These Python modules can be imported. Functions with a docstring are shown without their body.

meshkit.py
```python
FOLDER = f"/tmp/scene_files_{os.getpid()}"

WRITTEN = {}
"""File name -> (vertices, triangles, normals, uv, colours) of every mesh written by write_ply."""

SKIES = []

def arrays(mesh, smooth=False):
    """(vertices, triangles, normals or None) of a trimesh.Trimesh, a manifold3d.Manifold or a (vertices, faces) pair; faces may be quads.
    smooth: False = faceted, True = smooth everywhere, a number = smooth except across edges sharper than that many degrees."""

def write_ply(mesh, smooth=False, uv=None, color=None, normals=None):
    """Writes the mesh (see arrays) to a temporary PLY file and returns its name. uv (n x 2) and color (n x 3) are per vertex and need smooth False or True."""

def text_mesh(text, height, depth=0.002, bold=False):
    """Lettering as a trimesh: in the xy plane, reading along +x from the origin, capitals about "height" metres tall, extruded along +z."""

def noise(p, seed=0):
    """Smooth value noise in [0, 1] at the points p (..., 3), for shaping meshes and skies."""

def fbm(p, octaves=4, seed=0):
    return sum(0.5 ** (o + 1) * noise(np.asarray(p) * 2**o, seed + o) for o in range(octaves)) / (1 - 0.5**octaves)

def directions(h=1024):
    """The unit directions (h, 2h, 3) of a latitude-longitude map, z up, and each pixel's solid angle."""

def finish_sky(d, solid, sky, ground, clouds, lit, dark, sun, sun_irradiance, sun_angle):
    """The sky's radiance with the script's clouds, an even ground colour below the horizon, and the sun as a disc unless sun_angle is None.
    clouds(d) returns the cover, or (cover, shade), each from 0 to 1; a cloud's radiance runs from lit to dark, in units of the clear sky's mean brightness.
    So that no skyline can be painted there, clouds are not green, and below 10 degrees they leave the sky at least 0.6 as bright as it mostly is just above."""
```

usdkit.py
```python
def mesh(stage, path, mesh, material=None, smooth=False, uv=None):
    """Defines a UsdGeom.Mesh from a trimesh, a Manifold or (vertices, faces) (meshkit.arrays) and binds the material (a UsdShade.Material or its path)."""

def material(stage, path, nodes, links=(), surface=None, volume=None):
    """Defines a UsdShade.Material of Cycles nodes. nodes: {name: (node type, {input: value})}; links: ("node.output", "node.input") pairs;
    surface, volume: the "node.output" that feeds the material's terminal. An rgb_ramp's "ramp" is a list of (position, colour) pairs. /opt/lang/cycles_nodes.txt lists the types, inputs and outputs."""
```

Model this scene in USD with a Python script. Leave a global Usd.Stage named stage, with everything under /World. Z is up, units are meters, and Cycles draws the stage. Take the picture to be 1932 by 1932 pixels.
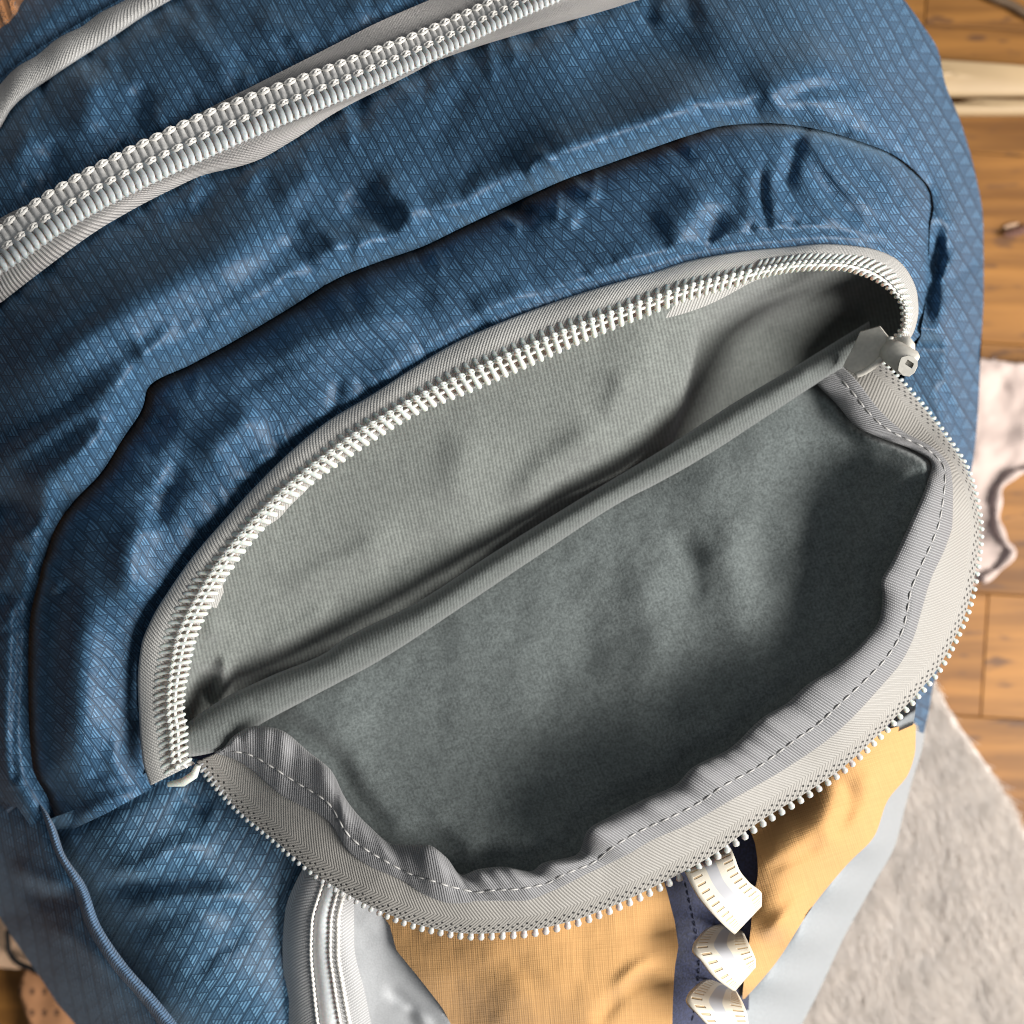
import math, random
import numpy as np, trimesh, usdkit, meshkit
from scipy.interpolate import RBFInterpolator, PchipInterpolator
from scipy.spatial import Delaunay
from shapely.geometry import Polygon, LineString, Point
import shapely
from pxr import Usd, UsdGeom, UsdLux, UsdShade, Gf, Sdf, Vt

random.seed(7); np.random.seed(7)
stage = Usd.Stage.CreateInMemory()
UsdGeom.SetStageUpAxis(stage, UsdGeom.Tokens.z)
UsdGeom.SetStageMetersPerUnit(stage, 1.0)
W = UsdGeom.Xform.Define(stage, '/World')
UsdGeom.Scope.Define(stage, '/World/Looks')

# ------------------------------------------------------------------ camera, light, exposure
ZC = 0.58                                   # camera height above the floor, looking down at the bag lying on its back
Z0 = 0.24                                   # height of the bag's front above the floor
cam = UsdGeom.Camera.Define(stage, '/World/camera')
cam.AddTranslateOp().Set(Gf.Vec3d(0, 0, ZC))
cam.CreateHorizontalApertureAttr(26.0); cam.CreateVerticalApertureAttr(26.0)
cam.CreateFocalLengthAttr(26.0)
cam.CreateClippingRangeAttr(Gf.Vec2f(0.01, 50))
cam.CreateFStopAttr(4.8); cam.CreateFocusDistanceAttr(0.345)
cam.CreateExposureAttr(0.22)

def area(name, pos, target, w, h, power, color):
    l = UsdLux.RectLight.Define(stage, '/World/' + name)
    p, t = np.array(pos, float), np.array(target, float)
    z = (p - t) / np.linalg.norm(p - t)
    x = np.cross([0, 0, 1], z); x = x / np.linalg.norm(x) if np.linalg.norm(x) > 1e-6 else np.array([1., 0, 0])
    y = np.cross(z, x)
    l.AddTransformOp().Set(Gf.Matrix4d(*x, 0, *y, 0, *z, 0, *p, 1))
    l.CreateWidthAttr(w); l.CreateHeightAttr(h); l.CreateIntensityAttr(power); l.CreateColorAttr(Gf.Vec3f(*color))
    return l
KEY, TOP = 22.0, 0.45
area('window_light', (1.60, -0.50, 1.20), (0, 0, 0.2), 1.20, 1.10, KEY, (1.0, 0.97, 0.93))
area('ceiling_light', (-0.2, 0.5, 2.3), (0, 0, 0.2), 3.0, 3.0, TOP, (0.90, 0.95, 1.0))

# ------------------------------------------------------------------ helpers
def at(x, y, h):
    """A point of the bag: h metres above the bag's front plane, seen at (x, y) on a 1932-wide sheet of tracing paper."""
    x, y, h = np.broadcast_arrays(np.asarray(x, float), np.asarray(y, float), np.asarray(h, float))
    d = 0.5 * (ZC - (Z0 + h))
    return np.stack([(x / 966 - 1) * d, (1 - y / 966) * d, Z0 + h], -1)
def atz(x, y, z): return at(x, y, np.asarray(z, float) - Z0)
MM = 0.001
OP = 0.17 / 966                              # one tracing unit in metres on the front plane
def curve(pts, n=None, step=6.0):
    p = np.array(pts, float)
    d = np.r_[0, np.cumsum(np.linalg.norm(np.diff(p[:, :2], axis=0), axis=1))]
    f = PchipInterpolator(d, p, axis=0)
    n = n or max(3, int(d[-1] / step))
    fine = f(np.linspace(0, d[-1], 4 * n))
    # smooth the corners of the traced points a little
    k = max(3, n // 60) | 1
    L = np.r_[0, np.cumsum(np.linalg.norm(np.diff(fine[:, :2], axis=0), axis=1))]
    out = np.stack([np.interp(np.linspace(0, L[-1], n), L, fine[:, j]) for j in range(p.shape[1])], 1)
    return out
def smoothcurve(c, r=3):
    w = np.hanning(2 * r + 3)[1:-1]; w /= w.sum()
    q = np.pad(c, ((r, r), (0, 0)), mode='reflect', reflect_type='odd')
    return np.stack([np.convolve(q[:, j], w, 'valid') for j in range(c.shape[1])], 1)
def offset(c, d):
    t = np.gradient(c[:, :2], axis=0); t /= np.linalg.norm(t, axis=1, keepdims=True)
    return smoothcurve(c[:, :2] + np.stack([t[:, 1], -t[:, 0]], 1) * np.reshape(d, (-1, 1)), 4)
def length(c): return np.r_[0, np.cumsum(np.linalg.norm(np.diff(c, axis=0), axis=1))]
def tps(pts, smooth=0.0):
    a = np.array(pts, float)
    r = RBFInterpolator(a[:, :2] / 1000, a[:, 2], kernel='thin_plate_spline', smoothing=smooth)
    return lambda x, y: r(np.stack([np.ravel(x), np.ravel(y)], 1) / 1000).reshape(np.shape(x)) * MM
def pdist(x, y, line):
    """distance to a polyline and the fraction along it of the nearest point"""
    P = np.stack([x, y], 1); L = np.asarray(line, float)[:, :2]
    best = np.full(len(P), 1e9); fr = np.zeros(len(P)); sd = np.zeros(len(P))
    cl = length(L)
    for i in range(len(L) - 1):
        a, b = L[i], L[i + 1]; ab = b - a; l2 = max(ab @ ab, 1e-9)
        t = np.clip(((P - a) @ ab) / l2, 0, 1)
        v = P - (a + t[:, None] * ab); d = np.linalg.norm(v, axis=1)
        m = d < best
        best[m] = d[m]; fr[m] = ((cl[i] + t * np.sqrt(l2)) / cl[-1])[m]
        sd[m] = np.sign(ab[0] * v[:, 1] - ab[1] * v[:, 0])[m]
    return best, fr, sd
def strokes(x, y, lst):
    """folds in the cloth: (points, half width, height in mm[, sharp]) - ridges if positive, creases if negative"""
    h = np.zeros(len(x))
    for s in lst:
        pts, w, a = s[:3]
        c = curve(pts, n=14)
        d, f, sd = pdist(x, y, c)
        tp = np.clip(np.minimum(f, 1 - f) / 0.3, 0, 1); tp = tp * tp * (3 - 2 * tp)
        if len(s) > 3 and s[3] == 'sharp': g = np.exp(-d / w)
        else: g = np.exp(-(d / w) ** 2)
        h += a * tp * g
    return h * MM
def fb(x, y, s, seed=0, octv=3):
    return meshkit.fbm(np.stack([np.ravel(x) / s, np.ravel(y) / s, np.full(np.size(x), 3.7)], 1), octv, seed).reshape(np.shape(x)) - 0.5

def patch(outline, hfun, step=9.0, uvrot=30.0, warp=1.5, seed=0):
    """a piece of cloth cut to an outline (tracing units), bent to the height hfun"""
    poly = Polygon(np.asarray(outline)[:, :2]).buffer(0)
    if poly.geom_type != 'Polygon': poly = max(poly.geoms, key=lambda g: g.area)
    ext = poly.exterior; n = int(ext.length / (step * 0.8))
    bp = np.array([ext.interpolate(i / n, normalized=True).coords[0] for i in range(n)])
    x0, y0, x1, y1 = poly.bounds
    gx, gy = np.meshgrid(np.arange(x0, x1, step), np.arange(y0, y1, step * 0.866))
    gx = gx + (np.arange(gx.shape[0]) % 2)[:, None] * step / 2
    inner = poly.buffer(-step * 0.45)
    m = shapely.contains_xy(inner, gx.ravel(), gy.ravel())
    P = np.vstack([bp, np.stack([gx.ravel()[m], gy.ravel()[m]], 1)])
    T = Delaunay(P).simplices
    c = P[T].mean(1)
    T = T[shapely.contains_xy(poly.buffer(0.3), c[:, 0], c[:, 1])]
    h = hfun(P[:, 0], P[:, 1])
    v = at(P[:, 0], P[:, 1], h)
    a, b, c = v[T[:, 0]], v[T[:, 1]], v[T[:, 2]]
    flip = (np.cross(b - a, c - a) * (np.array([0, 0, ZC]) - a)).sum(1) < 0      # outer side towards the open air
    T[flip] = T[flip][:, ::-1]
    q = np.stack([(P[:, 0] - 966) * OP, (966 - P[:, 1]) * OP], 1)
    r = math.radians(uvrot)
    wx = fb(P[:, 0], P[:, 1], 260, seed + 11) * warp * 6 * MM; wy = fb(P[:, 0], P[:, 1], 260, seed + 23) * warp * 6 * MM
    # cloth runs over the folds: what the height takes up moves the weave along
    u = (q[:, 0] + wx) * math.cos(r) + (q[:, 1] + wy) * math.sin(r)
    w = -(q[:, 0] + wx) * math.sin(r) + (q[:, 1] + wy) * math.cos(r)
    return (v, T), np.stack([u, w], 1)
def strip(A, B, hfun, na=None, nb=12, step=5.0):
    """ribbon between two traced edges; hfun(s fraction, t, x, y) -> height in metres"""
    na = na or int(max(length(np.asarray(A)[:, :2])[-1], length(np.asarray(B)[:, :2])[-1]) / step)
    a, b = curve(A, n=na), curve(B, n=na)
    t = np.linspace(0, 1, nb)
    X = a[:, None, 0] * (1 - t) + b[:, None, 0] * t; Y = a[:, None, 1] * (1 - t) + b[:, None, 1] * t
    S = np.linspace(0, 1, na)[:, None] + 0 * X; TT = t[None] + 0 * X
    H = hfun(S, TT, X, Y)
    v = at(X, Y, H)
    i, j = np.meshgrid(np.arange(na - 1), np.arange(nb - 1), indexing='ij'); k = i * nb + j
    f = np.stack([k, k + nb, k + nb + 1, k + 1], -1).reshape(-1, 4)
    mid = v[:, nb // 2]; sl = length(mid)
    wl = np.concatenate([np.zeros((na, 1)), np.cumsum(np.linalg.norm(np.diff(v, axis=1), axis=2), axis=1)], 1)
    uv = np.stack([np.repeat(sl, nb), wl.ravel()], 1)
    V = v.reshape(-1, 3)
    n = np.cross(V[f[:, 1]] - V[f[:, 0]], V[f[:, 2]] - V[f[:, 0]])[:, 2].sum()
    if n < 0: f = f[:, ::-1]
    return (V, f), uv
def thick(vf, uv, d):
    """gives a ribbon or patch a back face and edges, d metres behind the front"""
    V, F = vf; F = np.asarray(F)
    if F.shape[1] == 4: F = np.vstack([F[:, [0, 1, 2]], F[:, [0, 2, 3]]])
    tm = trimesh.Trimesh(V, F, process=False); N = tm.vertex_normals
    e = np.sort(F[:, [0, 1, 1, 2, 2, 0]].reshape(-1, 2), axis=1); de = F[:, [0, 1, 1, 2, 2, 0]].reshape(-1, 2)
    _, inv, cnt = np.unique(e, axis=0, return_inverse=True, return_counts=True)
    be = de[cnt[np.ravel(inv)] == 1]; n = len(V)
    side = np.vstack([np.stack([be[:, 1], be[:, 0], be[:, 0] + n], 1), np.stack([be[:, 1], be[:, 0] + n, be[:, 1] + n], 1)])
    return (np.vstack([V, V - N * d]), np.vstack([F, F[:, ::-1] + n, side])), np.vstack([uv, uv])
def tube(P, r, sides=8, cap=True, flat=1.0):
    P = np.asarray(P, float); n = len(P); r = np.broadcast_to(np.asarray(r, float), (n,)) if np.ndim(r) < 2 else r
    T = np.gradient(P, axis=0); T /= np.maximum(np.linalg.norm(T, axis=1, keepdims=True), 1e-12)
    u = np.array([0, 0, 1.0]); U = []
    if abs(T[0] @ u) > 0.95: u = np.array([1.0, 0, 0])
    for t in T:
        u = u - (u @ t) * t; u = u / np.linalg.norm(u); U.append(u)
    U = np.array(U); Vv = np.cross(T, U)
    a = np.linspace(0, 2 * np.pi, sides, endpoint=False)
    v = P[:, None] + r[:, None, None] * ((np.cos(a)[None, :, None] * U[:, None] + np.sin(a)[None, :, None] * Vv[:, None]) * np.array([1, 1, flat]))
    i, j = np.meshgrid(np.arange(n - 1), np.arange(sides), indexing='ij'); j2 = (j + 1) % sides
    f = np.stack([i * sides + j, i * sides + j2, (i + 1) * sides + j2, (i + 1) * sides + j], -1).reshape(-1, 4)
    f = np.vstack([f[:, [0, 1, 2]], f[:, [0, 2, 3]]]); V = v.reshape(-1, 3)
    if cap:
        V = np.vstack([V, P[0], P[-1]]); c0, c1 = len(V) - 2, len(V) - 1; k = np.arange(sides); k2 = (k + 1) % sides
        f = np.vstack([f, np.stack([k2, k, np.full(sides, c0)], 1), np.stack([(n - 1) * sides + k, (n - 1) * sides + k2, np.full(sides, c1)], 1)])
    return V, f
def join(meshes):
    V, F, o = [], [], 0
    for v, f in meshes:
        f = np.asarray(f)
        if f.shape[1] == 4: f = np.vstack([f[:, [0, 1, 2]], f[:, [0, 2, 3]]])
        V.append(v); F.append(f + o); o += len(v)
    return np.vstack(V), np.vstack(F)

_n = {}
def path(parent, name):
    p = str(parent.GetPath()) if parent is not None else '/World'
    k = _n.get((p, name), 0); _n[(p, name)] = k + 1
    return f'{p}/{name}' + (f'_{k:03d}' if k else '')
def obj(name, mesh, m, parent=None, uv=None, smooth=True, label=None, kind=None):
    pr = usdkit.mesh(stage, path(parent, name), mesh, m, smooth=smooth, uv=uv).GetPrim()
    if label: pr.SetCustomDataByKey('label', label)
    if kind: pr.SetCustomDataByKey('kind', kind)
    return pr
def thing(name, label, cat, group=None):
    pr = UsdGeom.Xform.Define(stage, path(None, name)).GetPrim()
    pr.SetCustomDataByKey('label', label); pr.SetCustomDataByKey('category', cat)
    if group: pr.SetCustomDataByKey('group', group)
    return pr

# ------------------------------------------------------------------ materials
class G:
    def __init__(s, name): s.name, s.n, s.l = name, {}, []
    def add(s, kind, **kw):
        k = f'{kind}_{len(s.n)}'; vals = {}
        for a, b in kw.items():
            if isinstance(b, str) and b.split('.')[0] in s.n: s.l.append((b, f'{k}.{a}'))
            else: vals[a] = b
        s.n[k] = (kind, vals); return k
    def m(s, op, a, b=None, c=None, clamp=False):
        kw = {'math_type': op, 'value1': a}
        if b is not None: kw['value2'] = b
        if c is not None: kw['value3'] = c
        if clamp: kw['use_clamp'] = True
        return s.add('math', **kw) + '.value'
    def uv(s):
        u = s.add('uvmap', attribute='st'); x = s.add('separate_xyz', vector=u + '.UV')
        return u + '.UV', x + '.x', x + '.y'
    def obco(s): return s.add('texture_coordinate') + '.object'
    def noise(s, vec, scale, detail=2, rough=0.5): return s.add('noise_texture', vector=vec, scale=scale, detail=detail, roughness=rough) + '.fac'
    def mix(s, f, a, b): return s.add('mix', mix_type='mix', fac=f, color1=a, color2=b) + '.color'
    def rng(s, v, a, b, c=0., d=1., t='smoothstep'): return s.add('map_range', range_type=t, value=v, from_min=a, from_max=b, to_min=c, to_max=d, clamp=True) + '.result'
    def bump(s, hgt, dist, strength=1.0): return s.add('bump', height=hgt, distance=dist, strength=strength) + '.normal'
    def done(s, **kw):
        p = s.add('principled_bsdf', **kw)
        return usdkit.material(stage, '/World/Looks/' + s.name, s.n, s.l, surface=p + '.BSDF')

def blue_fabric(name, dark, lite, k=1.0):
    g = G(name); uv, u, v = g.uv()
    P, Q = 0.0043 * k, 0.0046 * k
    a = g.m('fraction', g.m('divide', u, P)); b = g.m('multiply', g.m('pingpong', v, Q / 2), 2 / Q)
    b2 = g.rng(b, 0.0, 1.0, 0.06, 0.94, 'linear')
    d = g.m('subtract', a, b2)
    tri = g.rng(d, -0.06, 0.06)
    hatch = g.rng(g.m('sine', g.m('multiply', u, 2 * math.pi / (P / 4.5))), -0.35, 0.55)
    hatch2 = g.rng(g.m('sine', g.m('multiply', v, 2 * math.pi / (Q / 5.0))), -0.35, 0.55)
    # bright satin floats in one set of triangles, fine flat weave in the other
    e = g.m('absolute', g.m('subtract', a, 0.5))
    line = g.rng(e, 0.41, 0.45)
    zig = g.rng(g.m('absolute', d), 0.10, 0.03)
    rib = g.m('maximum', line, zig)
    flo = g.m('multiply', tri, hatch); wea = g.m('multiply', g.m('subtract', 1.0, tri), g.m('multiply', hatch, 0.42))
    f = g.m('multiply', g.m('add', flo, wea), g.m('subtract', 1.0, g.m('multiply', rib, 0.8)), clamp=True)
    nz = g.noise(uv, 900, 2); nz2 = g.noise(uv, 45, 3)
    f2 = g.m('multiply', f, g.rng(nz, 0.25, 0.7, 0.65, 1.0))
    f2 = g.m('multiply', f2, g.rng(nz2, 0.3, 0.7, 0.7, 1.0))
    col = g.mix(f2, dark, lite)
    col = g.mix(g.m('multiply', rib, 0.6), col, tuple(x * 0.45 for x in dark))
    hgt = g.m('add', g.m('multiply', f2, 0.7), g.m('subtract', g.m('multiply', nz, 0.4), g.m('multiply', line, 0.5)))
    rough = g.rng(f2, 0, 1, 0.58, 0.48, 'linear')
    return g.done(base_color=col, roughness=rough, specular_ior_level=0.36, sheen_weight=0.3, sheen_roughness=0.4, sheen_tint=(0.45, 0.68, 0.9),
                  normal=g.bump(hgt, 0.00016, 0.8))
M = {}
M['blue'] = blue_fabric('blue_ripstop', (0.018, 0.052, 0.102), (0.09, 0.21, 0.35))
M['blue_low'] = blue_fabric('blue_ripstop_coarse', (0.018, 0.050, 0.094), (0.135, 0.285, 0.43), 1.12)

def plain(name, col, rough=0.6, scale=1500, amount=0.25, bump=0.0001, sheen=0.0, **kw):
    g = G(name); o = g.obco(); n = g.noise(o, scale, 2)
    c = g.mix(g.rng(n, 0.3, 0.7), tuple(x * (1 - amount) for x in col), tuple(min(1, x * (1 + amount)) for x in col))
    return g.done(base_color=c, roughness=rough, sheen_weight=sheen, normal=g.bump(n, bump), **kw)
def rib_tape(name, col, pitch, slant, chev=None, bump=0.0002, contrast=0.35, rough=0.55, holes=None, sheen=0.2):
    """woven tape: diagonal ribs, mirrored about chev (metres across) for a herringbone"""
    g = G(name); uv, u, v = g.uv()
    vv = g.m('absolute', g.m('subtract', v, chev)) if chev is not None else v
    ph = g.m('add', g.m('divide', u, pitch), g.m('multiply', vv, slant / pitch))
    r = g.rng(g.m('sine', g.m('multiply', ph, 2 * math.pi)), -0.9, 0.7)
    w = g.rng(g.m('sine', g.m('multiply', v, 2 * math.pi / 0.0007)), -1, 1, 0.7, 1.0)
    n = g.noise(uv, 1300, 2)
    f = g.m('multiply', g.m('multiply', r, w), g.rng(n, 0.2, 0.7, 0.6, 1.0))
    c = g.mix(f, tuple(x * (1 - contrast) for x in col), tuple(min(1, x * (1 + contrast * 0.5)) for x in col))
    if holes:
        hp, rows = holes; tot = None
        for (tv, off) in rows:
            du = g.m('multiply', g.m('subtract', g.m('fraction', g.m('add', g.m('divide', u, hp), off)), 0.5), hp)
            dv = g.m('subtract', v, tv)
            dd = g.m('sqrt', g.m('add', g.m('multiply', du, du), g.m('multiply', dv, dv)))
            k = g.rng(dd, 0.00055, 0.0003)
            tot = k if tot is None else g.m('maximum', tot, k)
        c = g.mix(tot, c, (0.03, 0.028, 0.026))
        f = g.m('subtract', f, g.m('multiply', tot, 2.0))
    return g.done(base_color=c, roughness=rough, sheen_weight=sheen, normal=g.bump(f, bump))
M['tape'] = rib_tape('grey_zip_tape', (0.40, 0.395, 0.375), 0.00115, 0.8, None, 0.00022, 0.24)
M['tape_main'] = rib_tape('pale_zip_tape', (0.52, 0.495, 0.475), 0.0017, -0.75, None, 0.00035, 0.35)
M['tape_low'] = rib_tape('flap_zip_tape', (0.30, 0.285, 0.26), 0.00115, 0.75, 0.0062, 0.00015, 0.18,
                         holes=(0.0031, [(0.0009, 0.0), (0.0021, 0.5), (0.0033, 0.0)]))
M['tape_white'] = rib_tape('white_zip_tape', (0.44, 0.44, 0.44), 0.0013, 0.7, 0.0035, 0.00025, 0.35)
M['welt'] = rib_tape('grey_grosgrain', (0.235, 0.235, 0.242), 0.0009, 0.0, None, 0.00022, 0.5, 0.65)
M['piping'] = rib_tape('grey_piping', (0.50, 0.49, 0.47), 0.0015, 1.0, None, 0.0006, 0.45, 0.9, sheen=0.6)

def fleece(name, col, ribs=True):
    g = G(name); uv, u, v = g.uv()
    n = g.noise(uv, 1150, 3, 0.7); n2 = g.noise(uv, 380, 3, 0.65); n3 = g.noise(uv, 60, 2)
    rb = g.rng(g.m('sine', g.m('multiply', u, 2 * math.pi / 0.00125)), -1, 1)
    rv = g.m('multiply', rb, g.rng(g.m('sine', g.m('multiply', v, 2 * math.pi / 0.0011)), -1, 1, 0.7, 1.0))
    hgt = g.m('add', g.m('multiply', n, 0.9), g.m('add', g.m('multiply', n2, 0.5), g.m('multiply', rv, 0.3 if ribs else 0.05)))
    f = g.rng(hgt, 0.5, 1.15 if ribs else 0.95)
    f = g.m('multiply', f, g.rng(n3, 0.3, 0.7, 0.8, 1.0))
    c = g.mix(f, tuple(x * 0.62 for x in col), tuple(min(1, x * 1.32) for x in col))
    return g.done(base_color=c, roughness=0.95, specular_ior_level=0.15, sheen_weight=0.35, sheen_roughness=0.5, normal=g.bump(hgt, 0.00022, 0.8))
M['lining'] = fleece('grey_fleece_ribbed', (0.142, 0.153, 0.143))
M['roll'] = fleece('grey_fleece_fold', (0.108, 0.118, 0.113))
M['flap_lining'] = fleece('grey_fleece_smooth', (0.128, 0.146, 0.144), False)
M['nylon'] = plain('white_nylon', (0.59, 0.57, 0.52), 0.5, 900, 0.06, 0.00002, subsurface_weight=0.25, subsurface_scale=0.002)
M['nylon_grey'] = plain('grey_nylon', (0.46, 0.462, 0.465), 0.5, 900, 0.08, 0.00002, subsurface_weight=0.2, subsurface_scale=0.002)
M['nylon_dim'] = plain('dim_nylon', (0.60, 0.59, 0.57), 0.6, 900, 0.1, 0.00002)
M['nylon_rose'] = plain('rosy_nylon', (0.47, 0.43, 0.415), 0.4, 900, 0.1, 0.00002, subsurface_weight=0.25, subsurface_scale=0.002)
M['thread'] = plain('white_thread', (0.74, 0.715, 0.67), 0.6, 3000, 0.15, 0.0001)
M['stitch'] = plain('pale_thread', (0.41, 0.40, 0.385), 0.6, 3000, 0.15, 0.0001)
M['slider'] = plain('beige_plastic', (0.50, 0.48, 0.43), 0.45, 700, 0.06, 0.00004)
M['dark'] = plain('dark_inside', (0.02, 0.02, 0.02), 0.9)
M['navy'] = plain('navy_weave', (0.016, 0.022, 0.062), 0.7, 1100, 0.4, 0.0002, 0.2)
M['grey_panel'] = plain('pale_grey_cloth', (0.40, 0.41, 0.42), 0.6, 1500, 0.06, 0.00005, 0.1)
M['trim'] = plain('pale_blue_grey_cloth', (0.25, 0.27, 0.285), 0.6, 900, 0.06, 0.0001, 0.1)
M['seam_binding'] = rib_tape('blue_binding', (0.075, 0.15, 0.26), 0.0011, 0.5, None, 0.0003, 0.5, 0.7)

def yellow():
    g = G('tan_canvas'); uv, u, v = g.uv()
    w = g.m('multiply', g.rng(g.m('sine', g.m('multiply', u, 2 * math.pi / 0.0007)), -1, 1, 0.82, 1.0), g.rng(g.m('sine', g.m('multiply', v, 2 * math.pi / 0.00065)), -1, 1, 0.82, 1.0))
    mp = g.add('mapping', vector=uv, scale=(90, 1400, 1))
    n = g.noise(mp + '.vector', 1.0, 3); mp2 = g.add('mapping', vector=uv, scale=(1400, 70, 1)); n2 = g.noise(mp2 + '.vector', 1.0, 3)
    f = g.m('multiply', w, g.m('add', g.rng(n, 0.3, 0.7, 0.3, 0.6), g.rng(n2, 0.3, 0.7, 0.2, 0.5)))
    c = g.mix(f, (0.40, 0.215, 0.080), (0.51, 0.29, 0.112))
    return g.done(base_color=c, roughness=0.85, specular_ior_level=0.2, sheen_weight=0.2, normal=g.bump(f, 0.00018))
M['tan'] = yellow()
def webbing():
    g = G('cream_webbing'); uv, u, v = g.uv()
    st = g.m('multiply', g.rng(v, 0.37, 0.39), g.rng(v, 0.62, 0.60))          # the grey stripe woven down the middle
    ribs = g.m('multiply', g.rng(g.m('sine', g.m('multiply', u, 2 * math.pi / 0.0024)), 0.4, 0.9), g.m('maximum', g.m('multiply', g.rng(v, 0.07, 0.09), g.rng(v, 0.27, 0.25)), g.m('multiply', g.rng(v, 0.74, 0.76), g.rng(v, 0.95, 0.93))))
    c = g.mix(ribs, (0.70, 0.64, 0.53), (0.56, 0.41, 0.24))
    c2 = g.mix(ribs, (0.45, 0.45, 0.47), (0.36, 0.36, 0.38))
    return g.done(base_color=g.mix(st, c, c2), roughness=0.6, normal=g.bump(ribs, -0.0003))
M['webbing'] = webbing()
def wood():
    g = G('floor_wood'); o = g.obco(); r = g.add('object_info') + '.random'
    sh = g.add('combine_xyz', x=g.m('multiply', r, 7.0), y=g.m('multiply', r, 3.0), z=0.0)
    p = g.add('vector_math', math_type='add', vector1=o, vector2=sh + '.vector') + '.vector'
    mp = g.add('mapping', vector=p, scale=(7, 110, 20)) + '.vector'
    n = g.noise(mp, 1.0, 5, 0.6); n2 = g.noise(g.add('mapping', vector=p, scale=(2.5, 14, 6)) + '.vector', 1.0, 3)
    sp = g.noise(g.add('mapping', vector=p, scale=(45, 150, 60)) + '.vector', 1.0, 3)
    k = g.m('add', g.m('multiply', n, 0.5), g.m('multiply', n2, 0.55))
    c = g.mix(g.rng(k, 0.33, 0.72), (0.14, 0.056, 0.011), (0.37, 0.165, 0.036))
    c = g.mix(g.rng(sp, 0.57, 0.72, 0, 0.85), c, (0.10, 0.045, 0.02))
    v = g.rng(r, 0, 1, 0.8, 1.15, 'linear')
    c = g.add('vector_math', math_type='scale', vector1=c, scale=v) + '.vector'
    return g.done(base_color=c, roughness=0.55, specular_ior_level=0.3, normal=g.bump(n, 0.0003))
M['wood'] = wood()
M['fur_skin'] = plain('fur_skin', (0.82, 0.77, 0.73), 0.9, 120, 0.25, 0.002)
M['pink_cloth'] = plain('pink_cloth', (0.52, 0.41, 0.36), 0.8, 60, 0.08, 0.0004, 0.2)
M['cream'] = plain('cream_strap', (0.44, 0.31, 0.17), 0.6, 25, 0.10, 0.00002)
M['rust'] = rib_tape('rust_knit', (0.36, 0.15, 0.05), 0.004, 0.3, None, 0.001, 0.6, 0.9)
M['peach'] = plain('peach_cloth', (0.68, 0.44, 0.28), 0.8, 300, 0.1, 0.0003)
def netting():
    g = G('brown_knit'); uv, u, v = g.uv()
    d = g.m('multiply', g.rng(g.m('sine', g.m('multiply', u, 2 * math.pi / 0.004)), 0.3, 0.8), g.rng(g.m('sine', g.m('multiply', v, 2 * math.pi / 0.007)), 0.4, 0.9))
    c = g.mix(d, (0.36, 0.17, 0.075), (0.09, 0.04, 0.02))
    return g.done(base_color=c, roughness=0.85, normal=g.bump(d, -0.0008))
M['netting'] = netting()
def fur():
    g = G('fur_hair'); h = g.add('hair_info')
    c = g.add('rgb_ramp', fac=h + '.intercept', ramp=[(0, (0.80, 0.76, 0.72)), (1, (0.97, 0.955, 0.94))])
    p = g.add('principled_bsdf', base_color=c + '.color', roughness=0.7); t = g.add('translucent_bsdf', color=c + '.color')
    m = g.add('mix_closure', fac=0.65, closure1=p + '.BSDF', closure2=t + '.BSDF')
    return usdkit.material(stage, '/World/Looks/fur_hair', g.n, g.l, surface=m + '.closure')
M['fur'] = fur()

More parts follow.
